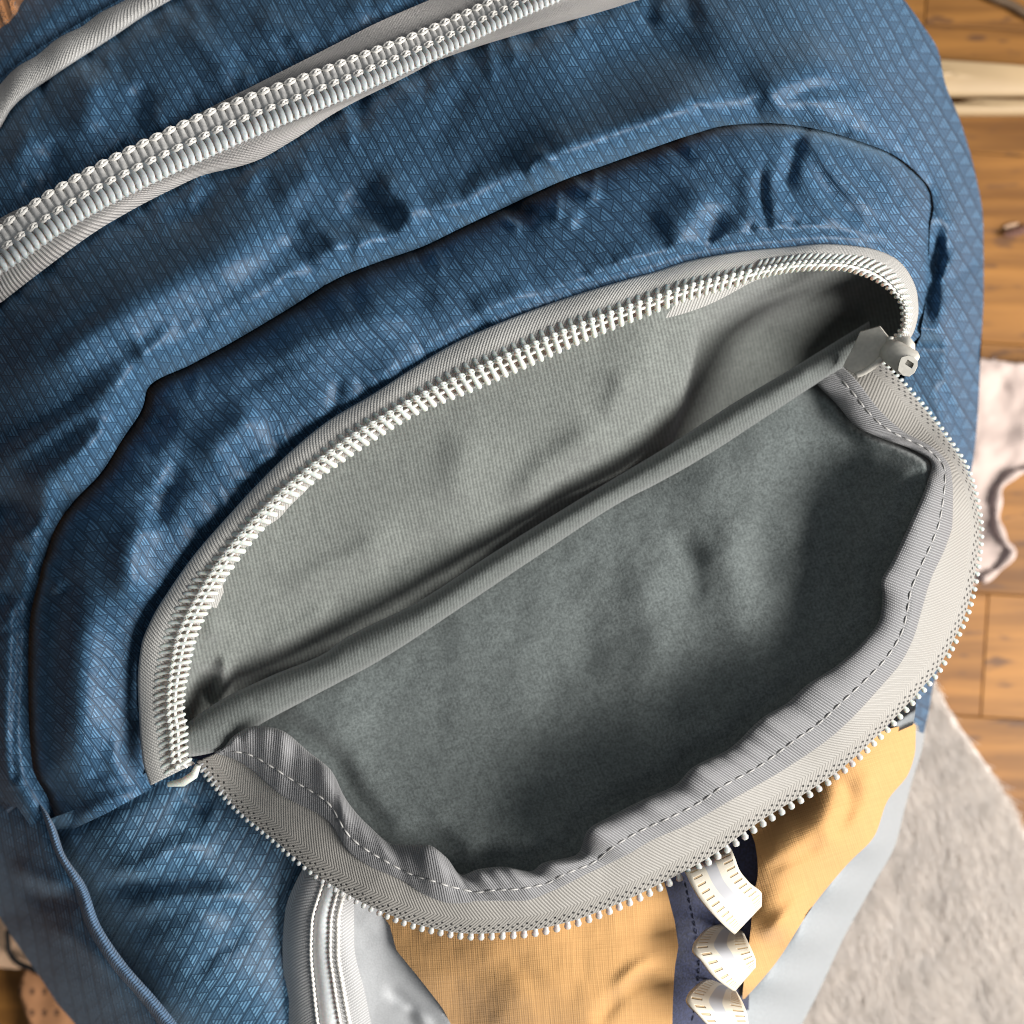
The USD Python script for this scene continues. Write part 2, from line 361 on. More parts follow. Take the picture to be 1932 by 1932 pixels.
# ------------------------------------------------------------------ floor
floor = UsdGeom.Xform.Define(stage, '/World/floor').GetPrim(); floor.SetCustomDataByKey('kind', 'structure')
sub = trimesh.creation.box((2.4, 2.0, 0.02)); sub.apply_translation((0, 0, -0.024))
obj('subfloor', sub, M['dark'], floor, smooth=False)
def plank(x0, x1, y0, y1, rot):
    g = 0.0002; b = 0.0005
    xs0, xs1, ys0, ys1 = x0 + g, x1 - g, y0 + g, y1 - g
    v = [(xs0, ys0, -0.012), (xs1, ys0, -0.012), (xs1, ys1, -0.012), (xs0, ys1, -0.012), (xs0, ys0, -b), (xs1, ys0, -b), (xs1, ys1, -b), (xs0, ys1, -b),
         (xs0 + b, ys0 + b, 0), (xs1 - b, ys0 + b, 0), (xs1 - b, ys1 - b, 0), (xs0 + b, ys1 - b, 0)]
    f = [(8, 9, 10, 11)] + [(a, (a + 1) % 4, 4 + (a + 1) % 4, 4 + a) for a in range(4)] + [(4 + a, 4 + (a + 1) % 4, 8 + (a + 1) % 4, 8 + a) for a in range(4)]
    v = np.array(v, float); c, s = math.cos(rot), math.sin(rot)
    v = v @ np.array([[c, s, 0], [-s, c, 0], [0, 0, 1]])
    return v, np.array(f)
PW, PL, rot = 0.070, 0.46, math.radians(-3.5)
rr = random.Random(3)
ROWS = [-0.0297 + k * PW for k in range(-8, 2)] + [0.112, 0.219, 0.290, 0.362, 0.434, 0.506, 0.578, 0.65]   # broad boards among narrow ones
for r in range(-8, 9):
    off = rr.uniform(0, PL) if r != -1 else 0.272
    off = off % PL
    for k in range(-3, 2):
        y, y2 = ROWS[r + 8], ROWS[r + 9]
        obj('plank', plank(k * PL + off, (k + 1) * PL + off, y, y2, rot), M['wood'], floor, smooth=False)

# ------------------------------------------------------------------ the bag: traced edges
PIPE_A = [(-60, 205), (0, 150), (55, 105), (145, 47), (225, 0), (330, -55)]
PIPE_B = [(-60, 320), (0, 242), (22, 205), (109, 138), (204, 76), (291, 18), (420, -50)]
MZ2 = smoothcurve(curve([(-80, 522), (0, 473), (102, 402), (200, 346), (320, 287), (400, 250), (480, 216), (560, 185), (639, 154), (730, 117), (795, 91), (865, 59), (990, 0), (1130, -60)], n=240), 12)
_wx = MZ2[:, 0]
MZ1 = offset(MZ2, np.interp(_wx, [0, 400, 640, 900], [36, 37, 31, 25]))
MZ3 = offset(MZ2, -np.interp(_wx, [0, 400, 640, 900], [38, 40, 35, 28]))
MZ0 = curve([(-80, 470), (0, 412), (100, 364), (200, 314), (364, 220), (509, 146), (639, 80), (703, 47), (810, 0), (930, -50)], n=200)
MZ4 = curve([(-80, 630), (0, 572), (73, 516), (182, 436), (255, 393), (327, 356), (382, 331), (455, 313), (487, 302), (546, 269), (639, 209), (766, 145), (857, 98), (894, 85), (1003, 58), (1148, 18), (1206, 0), (1400, -45)], n=200)
ARCH = [(109, 1571), (92, 1510), (62, 1450), (54, 1342), (53, 1257), (55, 1185), (73, 1094), (105, 995), (140, 945), (189, 894), (230, 830), (272, 760), (276, 737),
        (364, 686), (437, 646), (540, 585), (639, 524), (720, 492), (795, 466), (870, 430), (948, 393), (1068, 338), (1148, 309), (1229, 280), (1302, 255), (1375, 236), (1455, 232), (1498, 236),
        (1556, 247), (1629, 269), (1684, 291), (1731, 327), (1758, 364), (1762, 393), (1755, 429), (1753, 473), (1749, 546), (1740, 610), (1722, 660)]
ZU_OUT = [(284, 1482), (269, 1433), (262, 1340), (260, 1285), (266, 1221), (287, 1166), (320, 1112), (364, 1050), (437, 966), (491, 908), (546, 854), (618, 795), (703, 744), (766, 703),
          (857, 648), (966, 600), (1076, 560), (1185, 527), (1229, 515), (1302, 492), (1411, 473), (1484, 466), (1556, 460), (1629, 466), (1684, 484), (1713, 512), (1731, 557), (1733, 585), (1727, 618), (1708, 651)]
ZU_IN = [(368, 1440), (352, 1425), (351, 1375), (345, 1338), (347, 1302), (353, 1270), (367, 1205), (392, 1148), (420, 1096), (462, 1035), (509, 981), (557, 935), (597, 903), (637, 874), (712, 823),
         (785, 779), (894, 733), (985, 693), (1076, 652), (1148, 621), (1229, 589), (1302, 562), (1375, 541), (1447, 520), (1520, 509), (1575, 508), (1629, 519), (1676, 546), (1700, 580), (1702, 608), (1684, 637)]
TEETH_L = [(366, 1440), (400, 1484), (455, 1542), (509, 1586), (564, 1633), (618, 1673), (712, 1725), (803, 1758), (894, 1772), (985, 1768), (1076, 1750), (1166, 1717), (1257, 1674), (1342, 1628),
           (1447, 1554), (1520, 1509), (1593, 1459), (1666, 1391), (1738, 1313), (1775, 1268), (1803, 1218), (1833, 1148), (1848, 1076), (1855, 1003), (1850, 959), (1833, 894), (1789, 821), (1738, 755), (1690, 702), (1652, 666)]
WELT_O = [(405, 1422), (440, 1432), (466, 1447), (527, 1498), (618, 1549), (660, 1610), (694, 1633), (759, 1662), (800, 1688), (857, 1705), (920, 1700), (985, 1700), (1040, 1682), (1105, 1650), (1185, 1612), (1229, 1586),
          (1300, 1555), (1375, 1512), (1484, 1449), (1575, 1385), (1666, 1291), (1700, 1250), (1725, 1200), (1738, 1155), (1756, 1094), (1785, 1030), (1797, 988), (1798, 930), (1794, 886), (1768, 850), (1702, 812), (1658, 772), (1611, 712), (1585, 688)]
WELT_I = [(418, 1420), (444, 1386), (484, 1369), (524, 1375), (582, 1418), (626, 1455), (651, 1505), (694, 1556), (748, 1593), (803, 1593), (843, 1618), (872, 1651), (901, 1640), (948, 1635), (1003, 1644),
          (1021, 1629), (1090, 1611), (1108, 1567), (1148, 1542), (1221, 1505), (1276, 1480), (1305, 1449), (1375, 1413), (1440, 1353), (1484, 1327), (1520, 1294), (1575, 1258), (1629, 1210), (1662, 1159), (1665, 1122),
          (1662, 1100), (1680, 1065), (1713, 995), (1750, 908), (1758, 876), (1736, 856), (1666, 828), (1622, 810), (1575, 759), (1540, 724), (1524, 706)]
ROLL_U = [(346, 1370), (418, 1320), (509, 1276), (618, 1229), (639, 1212), (785, 1137), (930, 1043), (1112, 930), (1257, 843), (1342, 788), (1375, 766), (1484, 701), (1585, 639), (1640, 606)]
ROLL_L = [(350, 1428), (418, 1415), (484, 1371), (582, 1318), (639, 1288), (703, 1254), (894, 1130), (1003, 1057), (1185, 940), (1229, 918), (1338, 857), (1447, 786), (1538, 726), (1593, 692), (1650, 655)]
SIL_R = [(1660, -60), (1706, 0), (1738, 44), (1771, 98), (1782, 153), (1811, 226), (1840, 327), (1855, 418), (1856, 546), (1850, 670), (1847, 748), (1840, 839), (1825, 930), (1800, 1100), (1785, 1220), (1760, 1294), (1751, 1345), (1738, 1404), (1716, 1456)]

# broad shape of the bag (mm above the front plane)
body = tps([(-100, -100, -75), (0, 0, -52), (200, 0, -42), (500, 0, -30), (900, 0, -24), (1300, 0, -24), (1560, 0, -38), (1700, 0, -82), (1790, -80, -130),
            (0, 450, -18), (400, 280, -9), (700, 120, -11), (1000, 20, -18), (100, 650, -4), (400, 500, 2), (700, 350, 5), (1000, 230, 5), (1300, 150, 1), (1500, 130, -5), (1640, 170, -20), (1730, 220, -52), (1775, 150, -95), (1800, 260, -92),
            (90, 1250, -16), (200, 1100, -4), (300, 850, 0), (600, 640, 3), (1000, 480, 5), (1300, 380, 5), (1550, 340, -2), (1700, 420, -18), (1735, 560, -26),
            (1800, 420, -62), (1853, 440, -125), (1790, 600, -46), (1850, 670, -125), (1780, 800, -62), (1835, 900, -125), (1720, 1050, -60), (1780, 1250, -120),
            (0, 900, -22), (0, 1200, -36), (-100, 1000, -60), (0, 1500, -52), (60, 1480, -30), (200, 1620, -24), (380, 1450, -34), (450, 1510, -32), (520, 1590, -29), (340, 1540, -24), (450, 1750, -24), (560, 1800, -30), (300, 1900, -38), (-20, 1760, -120), (150, 1940, -120), (100, 1720, -70), (700, 1900, -34)])
WR_MID = [
    ([(-40, 760), (110, 665), (300, 560), (450, 480), (600, 410)], 75, 15.0),
    ([(-30, 900), (80, 815), (200, 735), (285, 690)], 30, 8), ([(-20, 850), (90, 790), (200, 715)], 18, -6.0),
    ([(20, 930), (90, 890), (150, 850), (215, 790)], 30, 6.5), ([(-30, 985), (25, 960), (60, 1010)], 34, -9.0),
    ([(30, 1120), (60, 1040), (110, 960)], 24, 5.0), ([(-10, 1180), (30, 1090), (60, 1000)], 20, -6.0),
    ([(640, 380), (700, 400), (758, 446)], 26, -6), ([(700, 345), (760, 375), (800, 420)], 28, 6.0),
    ([(560, 420), (610, 440), (650, 490)], 20, 3.0), ([(520, 455), (560, 480), (590, 530)], 16, -2.5),
    ([(420, 330), (380, 390), (300, 430)], 24, -3.5), ([(600, 310), (560, 350), (520, 400)], 30, 2.5),
    ([(500, 300), (480, 330), (450, 370)], 18, 2.5), ([(880, 130), (850, 220), (790, 290)], 30, -2.0),
    ([(950, 330), (1100, 260), (1250, 210), (1400, 180)], 60, 8.0), ([(1040, 130), (1200, 100), (1360, 70)], 70, -7.0),
    ([(1400, 190), (1520, 140), (1600, 80)], 50, 5.0), ([(1440, 210), (1560, 165), (1640, 180)], 14, -2.2), ([(1500, 195), (1580, 185), (1700, 150)], 20, 2.0),
    ([(1590, 30), (1600, 70), (1585, 110)], 16, -2.0), ([(1680, 140), (1730, 90), (1750, 60)], 16, 2.0),
    ([(850, 390), (880, 340), (900, 300)], 16, -1.6), ([(980, 350), (1000, 310), (1010, 270)], 16, 1.6),
    ([(230, 560), (160, 600), (60, 690)], 20, -2.5), ([(340, 600), (300, 640), (250, 700)], 14, 2.0), ([(400, 590), (380, 620), (350, 680)], 12, -1.8),
]
WR_POCK = [
    ([(120, 1480), (150, 1350), (150, 1230), (190, 1110)], 40, 6.0), ([(70, 1300), (95, 1200), (150, 1060)], 22, -3.0),
    ([(240, 1150), (240, 1060), (290, 960)], 32, 6.0), ([(290, 1000), (330, 900), (350, 860)], 17, -5.0), ([(370, 880), (420, 830), (500, 770)], 34, 6.5),
    ([(230, 870), (300, 850), (350, 830)], 16, 2.0), ([(250, 950), (310, 930), (380, 900)], 12, -2.0),
    ([(330, 760), (300, 800), (280, 830)], 22, -4.0), ([(480, 700), (580, 650), (700, 600), (820, 560)], 44, 5.5), ([(430, 740), (520, 700), (620, 650)], 16, -1.5),
    ([(700, 600), (760, 570), (830, 560)], 26, -2.0), ([(880, 590), (960, 560), (1010, 530)], 24, 2.6),
    ([(955, 385), (985, 400), (1020, 415)], 17, -9.0), ([(945, 400), (965, 420), (990, 430)], 10, 3.0), ([(1030, 380), (1060, 400), (1100, 420)], 20, 3.0),
    ([(1240, 450), (1300, 400), (1330, 330)], 44, 5.5), ([(1270, 510), (1335, 450), (1360, 380)], 24, -5.0), ([(1130, 540), (1180, 500), (1200, 440)], 24, 1.8),
    ([(1440, 300), (1437, 350), (1445, 410), (1462, 460)], 7, -2.4), ([(1465, 290), (1462, 350), (1470, 420)], 15, 2.0), ([(1415, 300), (1412, 360), (1420, 430)], 18, 1.8),
    ([(1502, 240), (1500, 280), (1488, 330), (1480, 370)], 14, -4.5), ([(1512, 250), (1560, 310), (1620, 370), (1690, 420)], 14, 3.6), ([(1500, 330), (1550, 390), (1610, 430)], 16, 2.4),
    ([(1530, 330), (1600, 400), (1680, 455)], 12, -2.4), ([(1600, 400), (1660, 440), (1720, 470)], 14, 2.2), ([(1650, 300), (1690, 350), (1720, 420)], 26, 2.2), ([(1480, 455), (1492, 430), (1502, 405)], 9, -1.8),
    ([(120, 1560), (190, 1520), (270, 1490)], 16, 3.0), ([(150, 1480), (200, 1460), (240, 1500)], 12, -2.0), ([(225, 1380), (215, 1450), (245, 1490)], 16, 2.0),
]
rim = tps([(284, 1482, -14), (360, 1440, -13), (262, 1320, -7), (350, 1320, -8), (287, 1166, -1), (380, 1160, -2), (437, 966, 3), (510, 990, 2), (618, 795, 5), (660, 860, 4), (857, 648, 6), (900, 730, 5), (1076, 560, 7), (1100, 640, 6), (1302, 492, 6), (1320, 555, 5),
           (1484, 466, 3), (1500, 515, 3), (1629, 466, -3), (1620, 515, -2), (1713, 512, -14), (1680, 550, -10), (1733, 585, -20), (1702, 600, -16), (1708, 651, -24), (1684, 637, -22)])
def seam(d, depth, w): return -depth * MM * np.exp(-d / w)
def creases(line, n, side, seed, lmin=35, lmax=115, wmin=7, wmax=15, amp=3.0):
    r = random.Random(seed); c = curve(line, n=400); out = []
    t = np.gradient(c[:, :2], axis=0); t /= np.linalg.norm(t, axis=1, keepdims=True); nr = np.stack([t[:, 1], -t[:, 0]], 1) * side
    for _ in range(n):
        k = r.randrange(20, 380); L = r.uniform(lmin, lmax); a = r.uniform(-0.7, 0.7); w = r.uniform(wmin, wmax)
        d = nr[k] * math.cos(a) + t[k] * math.sin(a); b = r.uniform(-0.35, 0.35); d2 = nr[k] * math.cos(a + b) + t[k] * math.sin(a + b)
        p0 = c[k] - d * L * 0.35; p1 = c[k] + d * L * 0.35; p2 = p1 + d2 * L * 0.65
        out.append(([tuple(p0), tuple(p1), tuple(p2)], w, r.choice([-1, 1, -1]) * r.uniform(0.4, 1.0) * amp * w / 12))
    return out
CR_MID = creases(ARCH[3:34], 30, 1, 11) + creases(MZ4, 26, -1, 12, 30, 100)
CR_POCK = creases(ARCH[3:40], 28, -1, 13, 30, 100) + creases(ZU_OUT[4:-4], 26, 1, 14, 25, 80, 6, 12, 2.6)
CR_UP = creases(MZ0, 22, 1, 15, 30, 110) + creases(PIPE_B, 10, -1, 16)
def h_mid(x, y):
    h = body(x, y) + 1.05 * strokes(x, y, WR_MID) + strokes(x, y, CR_MID)
    d, f, _ = pdist(x, y, curve(ARCH, n=160)); h = h + seam(d, 13, 24) + 7.0 * MM * np.exp(-((d - 46) / 34) ** 2) * np.clip((1500 - x) / 250, 0, 1)
    d2, _, _ = pdist(x, y, curve(MZ4, n=60)); h = h + seam(d2, 4.5, 22) 
    h = h + (fb(x, y, 190, 1) * 6.0 + fb((x + 1.6 * y) * 0.5, (y - 0.6 * x) * 1.6, 110, 5) * 3.2 + fb(x, y, 34, 9) * 0.25) * MM
    puck = np.exp(-d / 30) * np.sin(f * 190 + 4 * fb(x, y, 120, 3)) * 0.55 * MM + np.exp(-d2 / 26) * np.sin(x * 0.11 + 6 * fb(x, y, 100, 2)) * 0.5 * MM
    return h + puck
def h_pock(x, y):
    h = body(x, y) + 1.0 * strokes(x, y, WR_POCK) + strokes(x, y, CR_POCK)
    d, f, sd_ = pdist(x, y, curve(ARCH, n=160)); h = h + seam(d, 15, 30) - 7.0 * MM * np.exp(-d / 46) * np.clip((1250 - x) / 300, 0, 1) - 4.0 * MM * np.exp(-(d / 10) ** 2) - 6.0 * MM * np.clip((5 - d * sd_) / 10, 0, 3.0)
    d2, _, _ = pdist(x, y, curve(ZU_OUT, n=80)); h = h + seam(d2, 7.0, 15)
    h = h + (fb(x, y, 170, 21) * 4.5 + fb((x + 1.6 * y) * 0.5, (y - 0.6 * x) * 1.6, 105, 25) * 2.6 + fb(x, y, 32, 29) * 0.25) * MM
    h = np.minimum(h, rim(x, y) - 2.6 * MM + np.maximum(d2 - 15, 0) * 0.35 * MM)
    h = np.where(d * sd_ < 3, np.minimum(h, h_mid(x, y) - 2.5 * MM), h)
    return h + np.clip(d * sd_ / 10, 0, 1) * np.exp(-d / 26) * np.sin(f * 210 + 4 * fb(x, y, 110, 4)) * 0.6 * MM + np.clip(d2 / 20 - 0.7, 0, 1) * np.exp(-d2 / 30) * np.sin((x + y) * 0.09 + 6 * fb(x, y, 90, 6)) * 0.45 * MM

bag = thing('backpack', 'blue, grey and tan backpack lying on its back with its curved front pocket unzipped', 'backpack')

# hidden lower body down to the floor
ol = [(-150, -150), (1640, -150), (1706, 0), (1771, 98), (1811, 226), (1850, 418), (1850, 670), (1835, 839), (1815, 1000), (1780, 1220), (1745, 1345), (1690, 1590), (1590, 1767), (1510, 1932), (1450, 2080), (260, 2080), (140, 1925), (73, 1835), (0, 1725), (-150, 1600)]
pw = at(np.array([p[0] for p in ol]), np.array([p[1] for p in ol]), -0.128)[:, :2]
shell = trimesh.creation.extrude_polygon(Polygon(pw).buffer(-0.004), 0.10, engine='earcut'); shell.apply_translation((0, 0, 0.012))
obj('back_body', shell, M['navy'], bag, smooth=False)

# --- blue panels
a = curve(ARCH, n=220)
mid_out = [tuple(p) for p in curve(MZ3, n=90)] + [(1640, -60)] + [tuple(p) for p in curve(SIL_R[1:15], n=90)] + [(1760, 1200), (1738, 1000), (1715, 860), (1700, 740), (1712, 690), (1740, 628)] + [tuple(p) for p in a[::-1][3:]]
mid_out = mid_out + [(70, 1575), (30, 1520), (8, 1525), (-80, 1480)]
def h_mid_side(x, y):
    h = h_mid(x, y)
    # side seam at the left edge of the panel
    d, f, _ = pdist(x, y, curve([(34, 1150), (30, 1260), (24, 1380), (30, 1470)], n=20)); h = h - 2.0 * MM * np.exp(-(d / 5) ** 2) + 1.2 * MM * np.exp(-((d - 11) / 6) ** 2)
    # dark hollow and flap of cloth at the right side
    h = h + 1.15 * strokes(x, y, [([(1768, 400), (1765, 480), (1756, 560), (1752, 640)], 15, -12), ([(1795, 380), (1798, 470), (1790, 540)], 14, 5), ([(1765, 520), (1800, 490), (1840, 440)], 11, 4.5), ([(1770, 545), (1810, 520), (1845, 480)], 11, -5),
                           ([(1795, 560), (1800, 640), (1830, 720)], 16, -7), ([(1775, 600), (1790, 690), (1815, 760)], 14, 5), ([(1760, 700), (1790, 740), (1820, 800)], 14, 3), ([(1805, 620), (1822, 660), (1834, 700)], 8, 3.5), ([(1735, 690), (1785, 760), (1815, 850)], 14, -7), ([(1780, 690), (1812, 780), (1826, 860)], 13, 5), ([(1700, 690), (1755, 750), (1795, 840)], 16, 5)])
    # the flank drops away below the mouth of the pocket
    k = np.clip((y - 585) / 75, 0, 1) * (x > 1640)
    h = np.where(k > 0, np.minimum(h, -0.012 - 0.046 * k * k * (3 - 2 * k)), h)
    return h
v, uv = patch(mid_out, h_mid_side, 8.0, 30, 1.2, 1); obj('front_panel', v, M['blue'], bag, uv=uv)
po = [(102, 1578), (93, 1560)] + [tuple(p) for p in offset(a, 13)[16:-4]] + [(1716, 655)] + [tuple(p) for p in curve([(x + (14 if x < 1700 else -6), y + 12) for x, y in ZU_OUT], n=150)[::-1]] + [(292, 1484), (204, 1533), (112, 1577)]
v, uv = patch(po, h_pock, 7.5, 38, 2.6, 4); obj('pocket_panel', v, M['blue'], bag, uv=uv)
# panel between main zip and piping
up = [tuple(p) for p in curve(PIPE_A, n=40)] + [(930, -60)] + [tuple(p) for p in curve([(x + 10, y + 12) for x, y in MZ0], n=70)[::-1]]
WR_UP = [([(185, 120), (165, 190), (160, 270)], 34, 5.0), ([(255, 150), (265, 220), (250, 260)], 22, -4.5), ([(330, 60), (400, 100), (440, 170)], 24, 3.0), ([(90, 260), (100, 320), (80, 380)], 26, -4.5), ([(20, 330), (40, 280), (60, 230)], 20, 2.5),
         ([(470, 20), (540, 60), (600, 80)], 26, 2.6), ([(430, 90), (480, 120), (530, 130)], 14, -2.5), ([(280, 240), (220, 290), (160, 330)], 16, -2.5), ([(640, 0), (700, 20), (760, 10)], 24, 2.0)]
def h_up(x, y):
    h = body(x, y) + 1.2 * strokes(x, y, WR_UP) + strokes(x, y, CR_UP)
    d, f, _ = pdist(x, y, curve(PIPE_B, n=40)); h = h + seam(d, 7, 22)
    d, f, _ = pdist(x, y, curve(MZ0, n=60)); h = h + seam(d, 4.0, 26)
    return h + (fb(x, y, 120, 41) * 3.5 + fb(x, y, 36, 49) * 0.7) * MM
v, uv = patch(up, h_up, 8.5, 30, 1.2, 7); obj('upper_panel', v, M['blue'], bag, uv=uv)
lid = [(-160, -100), (420, -100), (330, -52)] + [tuple(p) for p in curve([(x + 9, y + 12) for x, y in PIPE_A], n=40)[::-1]] + [(-160, 230)]
def h_lid(x, y):
    d, f, _ = pdist(x, y, curve(PIPE_A, n=40))
    return body(x, y) + seam(d, 6, 26) + (fb(x, y, 90, 51) * 4) * MM - 10 * MM * np.clip((120 - x - y) / 120, 0, 3)
v, uv = patch(lid, h_lid, 10, 30, 1.2, 8); obj('lid_panel', v, M['blue'], bag, uv=uv)
v, uv = strip(PIPE_A, PIPE_B, lambda s, t, x, y: body(x.ravel(), y.ravel()).reshape(x.shape) + (7.5 * np.sqrt(np.clip(1 - (2 * t - 1) ** 2, 0, 1)) - 5 + 0.8 * np.sin(s * 31)) * MM, nb=18)
obj('piping', v, M['piping'], bag, uv=uv)

# lower left: side panel, seam binding, lower panel
LLS = [(109, 1571), (104, 1556), (120, 1611), (160, 1673), (182, 1738), (233, 1818), (291, 1884), (340, 1945)]
low_out = [(95, 1545), (160, 1520), (290, 1450), (372, 1430), (420, 1470), (560, 1600), (640, 1640), (640, 1990), (360, 1990)] + [(x - 8, y + 4) for x, y in LLS[::-1]]
WR_LOW = [([(190, 1640), (260, 1640), (330, 1600), (420, 1590)], 22, 2.6), ([(170, 1700), (230, 1670), (330, 1660), (440, 1670)], 18, -2.6), ([(220, 1740), (300, 1700), (420, 1690), (500, 1700)], 22, 2.8), ([(330, 1500), (360, 1520), (400, 1540)], 22, -3.0),
          ([(260, 1800), (330, 1760), (430, 1720)], 30, 1.6), ([(360, 1860), (400, 1800), (480, 1760)], 16, -1.4)]
def h_low(x, y):
    h = body(x, y) + 1.5 * strokes(x, y, WR_LOW) - 3.5 * MM
    d, f, _ = pdist(x, y, curve([(109, 1571), (204, 1531), (284, 1484), (330, 1452)], n=20)); h = h + seam(d, 6, 18)
    d, f, _ = pdist(x, y, curve(LLS, n=40)); h = h + seam(d, 5, 16)
    d, f, _ = pdist(x, y, curve([(578, 1640), (538, 1720), (533, 1793), (542, 1940)], n=20)); h = h + seam(d, 5, 26)
    return h + (fb(x, y, 110, 61) * 2.6 + fb(x, y, 34, 69) * 0.5) * MM
v, uv = patch(low_out, h_low, 7.5, -28, 1.6, 12); obj('lower_panel', v, M['blue_low'], bag, uv=uv)
side_out = [(-100, 1440), (10, 1500), (60, 1500)] + [tuple(p) for p in curve([(x - 3, y) for x, y in LLS[1:]], n=40)] + [(330, 1990), (180, 1990), (142, 1932), (109, 1895), (73, 1840), (22, 1767), (0, 1731), (-100, 1640)]
SIDE_E = [(-100, 1640), (0, 1731), (22, 1767), (73, 1840), (109, 1895), (180, 1990)]
def h_side(x, y):
    d, f, _ = pdist(x, y, curve(LLS[1:], n=40)); d2, _, _ = pdist(x, y, curve(SIDE_E, n=30))
    w = d / (d + d2 + 1e-6)
    h = (-31 - 92 * w ** 1.6) * MM + seam(d, 3, 14)
    return h + strokes(x, y, [([(20, 1620), (80, 1660), (150, 1670)], 18, 4), ([(40, 1670), (90, 1700), (160, 1700)], 14, -4), ([(70, 1740), (150, 1780), (220, 1860)], 16, 3)]) + (fb(x, y, 80, 71) * 4 + fb(x, y, 26, 72) * 0.8) * MM
v, uv = patch(side_out, h_side, 8, 10, 1.0, 14); obj('side_panel', v, M['blue'], bag, uv=uv)
BA = [(8, 1522), (62, 1506), (84, 1548), (100, 1600), (138, 1672), (160, 1742), (210, 1824), (268, 1892), (310, 1950)]
BB = [(15, 1534), (66, 1514), (102, 1556), (122, 1611), (163, 1673), (186, 1738), (238, 1818), (296, 1884), (345, 1945)]
v, uv = strip(BA, BB, lambda s, t, x, y: h_side(x.ravel(), y.ravel()).reshape(x.shape) + (3.2 * np.sin(np.pi * np.clip(t, 0, 1)) ** 0.7 + 0.2 + fb(x, y, 12, 5) * 1.0) * MM, nb=10)
obj('seam_binding', v, M['seam_binding'], bag, uv=uv)

# --- main zip
def zh(x, y): return body(np.ravel(x), np.ravel(y)).reshape(np.shape(x))
def h_mz_up(s, t, x, y): return zh(x, y) + (0.9 + 1.0 * np.clip(t, 0, 1) + 0.6 * np.sin(s * 40) * (1 - t)) * MM
def h_mz_lo(s, t, x, y): return zh(x, y) + (2.0 - 4.0 * t + 1.3 * np.sin(t * np.pi) + 0.7 * np.sin(s * 37 + 1) * t) * MM
v, uv = strip(MZ0, MZ1, h_mz_up, nb=9); tm0 = obj('main_zip_tape', v, M['tape_main'], bag, uv=uv)
v, uv = strip(MZ3, MZ4, h_mz_lo, nb=11); tm1 = obj('main_zip_tape', v, M['tape_main'], bag, uv=uv)
n_m = 150
c2 = curve(MZ2, n=2000); cw = c2[:, 0]
w1 = np.interp(cw, [0, 400, 640, 900], [36, 37, 31, 25]); w3 = np.interp(cw, [0, 400, 640, 900], [38, 40, 35, 28])
v, uv = strip(MZ1, MZ3, lambda s, t, x, y: zh(x, y) + (2.55 + 1.0 * np.sin(t * np.pi)) * MM, nb=9); obj('coil_bed', v, M['nylon_dim'], bag, uv=uv)
cl = length(c2)
thr = []; inner = []; s = 10.0; n_ = 0
while s < cl[-1] - 20:
    k = int(np.searchsorted(cl, s)); p2 = c2[k]; n_ += 1
    pitch = float(np.interp(p2[0], [0, 400, 900], [14.5, 13.8, 11.0]))
    s += pitch
    if p2[0] < -45 or p2[1] < -45: continue
    tg = c2[min(k + 12, 1999)] - c2[max(k - 12, 0)]; tg /= np.linalg.norm(tg); nr = np.array([tg[1], -tg[0]])
    q = np.linspace(-0.1, 1.0, 8)
    xs = p2[0] - nr[0] * w3[k] * q + tg[0] * 3 * np.sin(q * np.pi); ys = p2[1] - nr[1] * w3[k] * q + tg[1] * 3 * np.sin(q * np.pi)
    hh = zh(xs, ys) + (3.4 + np.array([0, .5, 1.0, 1.2, 1.2, .9, .2, -1.5])) * MM
    r = pitch * OP * 0.46
    obj('coil_loop', tube(at(xs, ys, hh), r * np.array([.8, .95, 1.0, 1.05, 1.08, 1.05, .95, .55]), 8, flat=0.42), M['nylon_grey'], tm1)
    q = np.linspace(0.02, 0.98, 6); o = tg * pitch * 0.5
    xs = p2[0] + o[0] + nr[0] * w1[k] * q; ys = p2[1] + o[1] + nr[1] * w1[k] * q
    hh = zh(xs, ys) + (2.7 + np.array([0, .4, .5, .5, .4, 0])) * MM
    inner.append(tube(at(xs, ys, hh), r * np.array([.9, 1.1, 1.05, 1.05, 1.1, .9]), 7, flat=0.6))
    if n_ % 2: continue
    for p, dz in ((p2 + nr * w1[k] * 1.02, 4.6), (p2 + nr * 1.0, 5.0)):
        # the lock stitch that holds the coil: a fat thread over every second tooth, its tails pulled down beside it
        for sg in (-1, 1):
            e = np.array([p + tg * pitch * f * 2 + nr * sg * gk for f, gk in ((-0.43, 0.5), (-0.25, 2.6), (0.0, 4.2), (0.25, 2.6), (0.43, 0.5))])
            hb = zh(e[:, 0], e[:, 1]) + (dz - 0.15 + np.array([-0.9, -0.1, 0.15, -0.1, -0.9])) * MM
            thr.append(tube(at(e[:, 0], e[:, 1], hb), np.array([.45, .58, .62, .58, .45]) * MM * pitch / 14, 7, flat=0.4))
        e = np.array([p + tg * pitch * f * 2 + nr * g2 for f, g2 in ((-0.2, -5.5), (0.0, 0.0), (0.2, 5.5))])
        thr.append(tube(at(e[:, 0], e[:, 1], zh(e[:, 0], e[:, 1]) + (dz - 0.15 + np.array([-.4, .35, -.4])) * MM), np.array([.45, .65, .45]) * MM * pitch / 14, 6, flat=0.6))
obj('sewing_thread', join(thr), M['thread'], tm0, kind='stuff'); obj('coil', join(inner), M['nylon_dim'], tm0, kind='stuff')

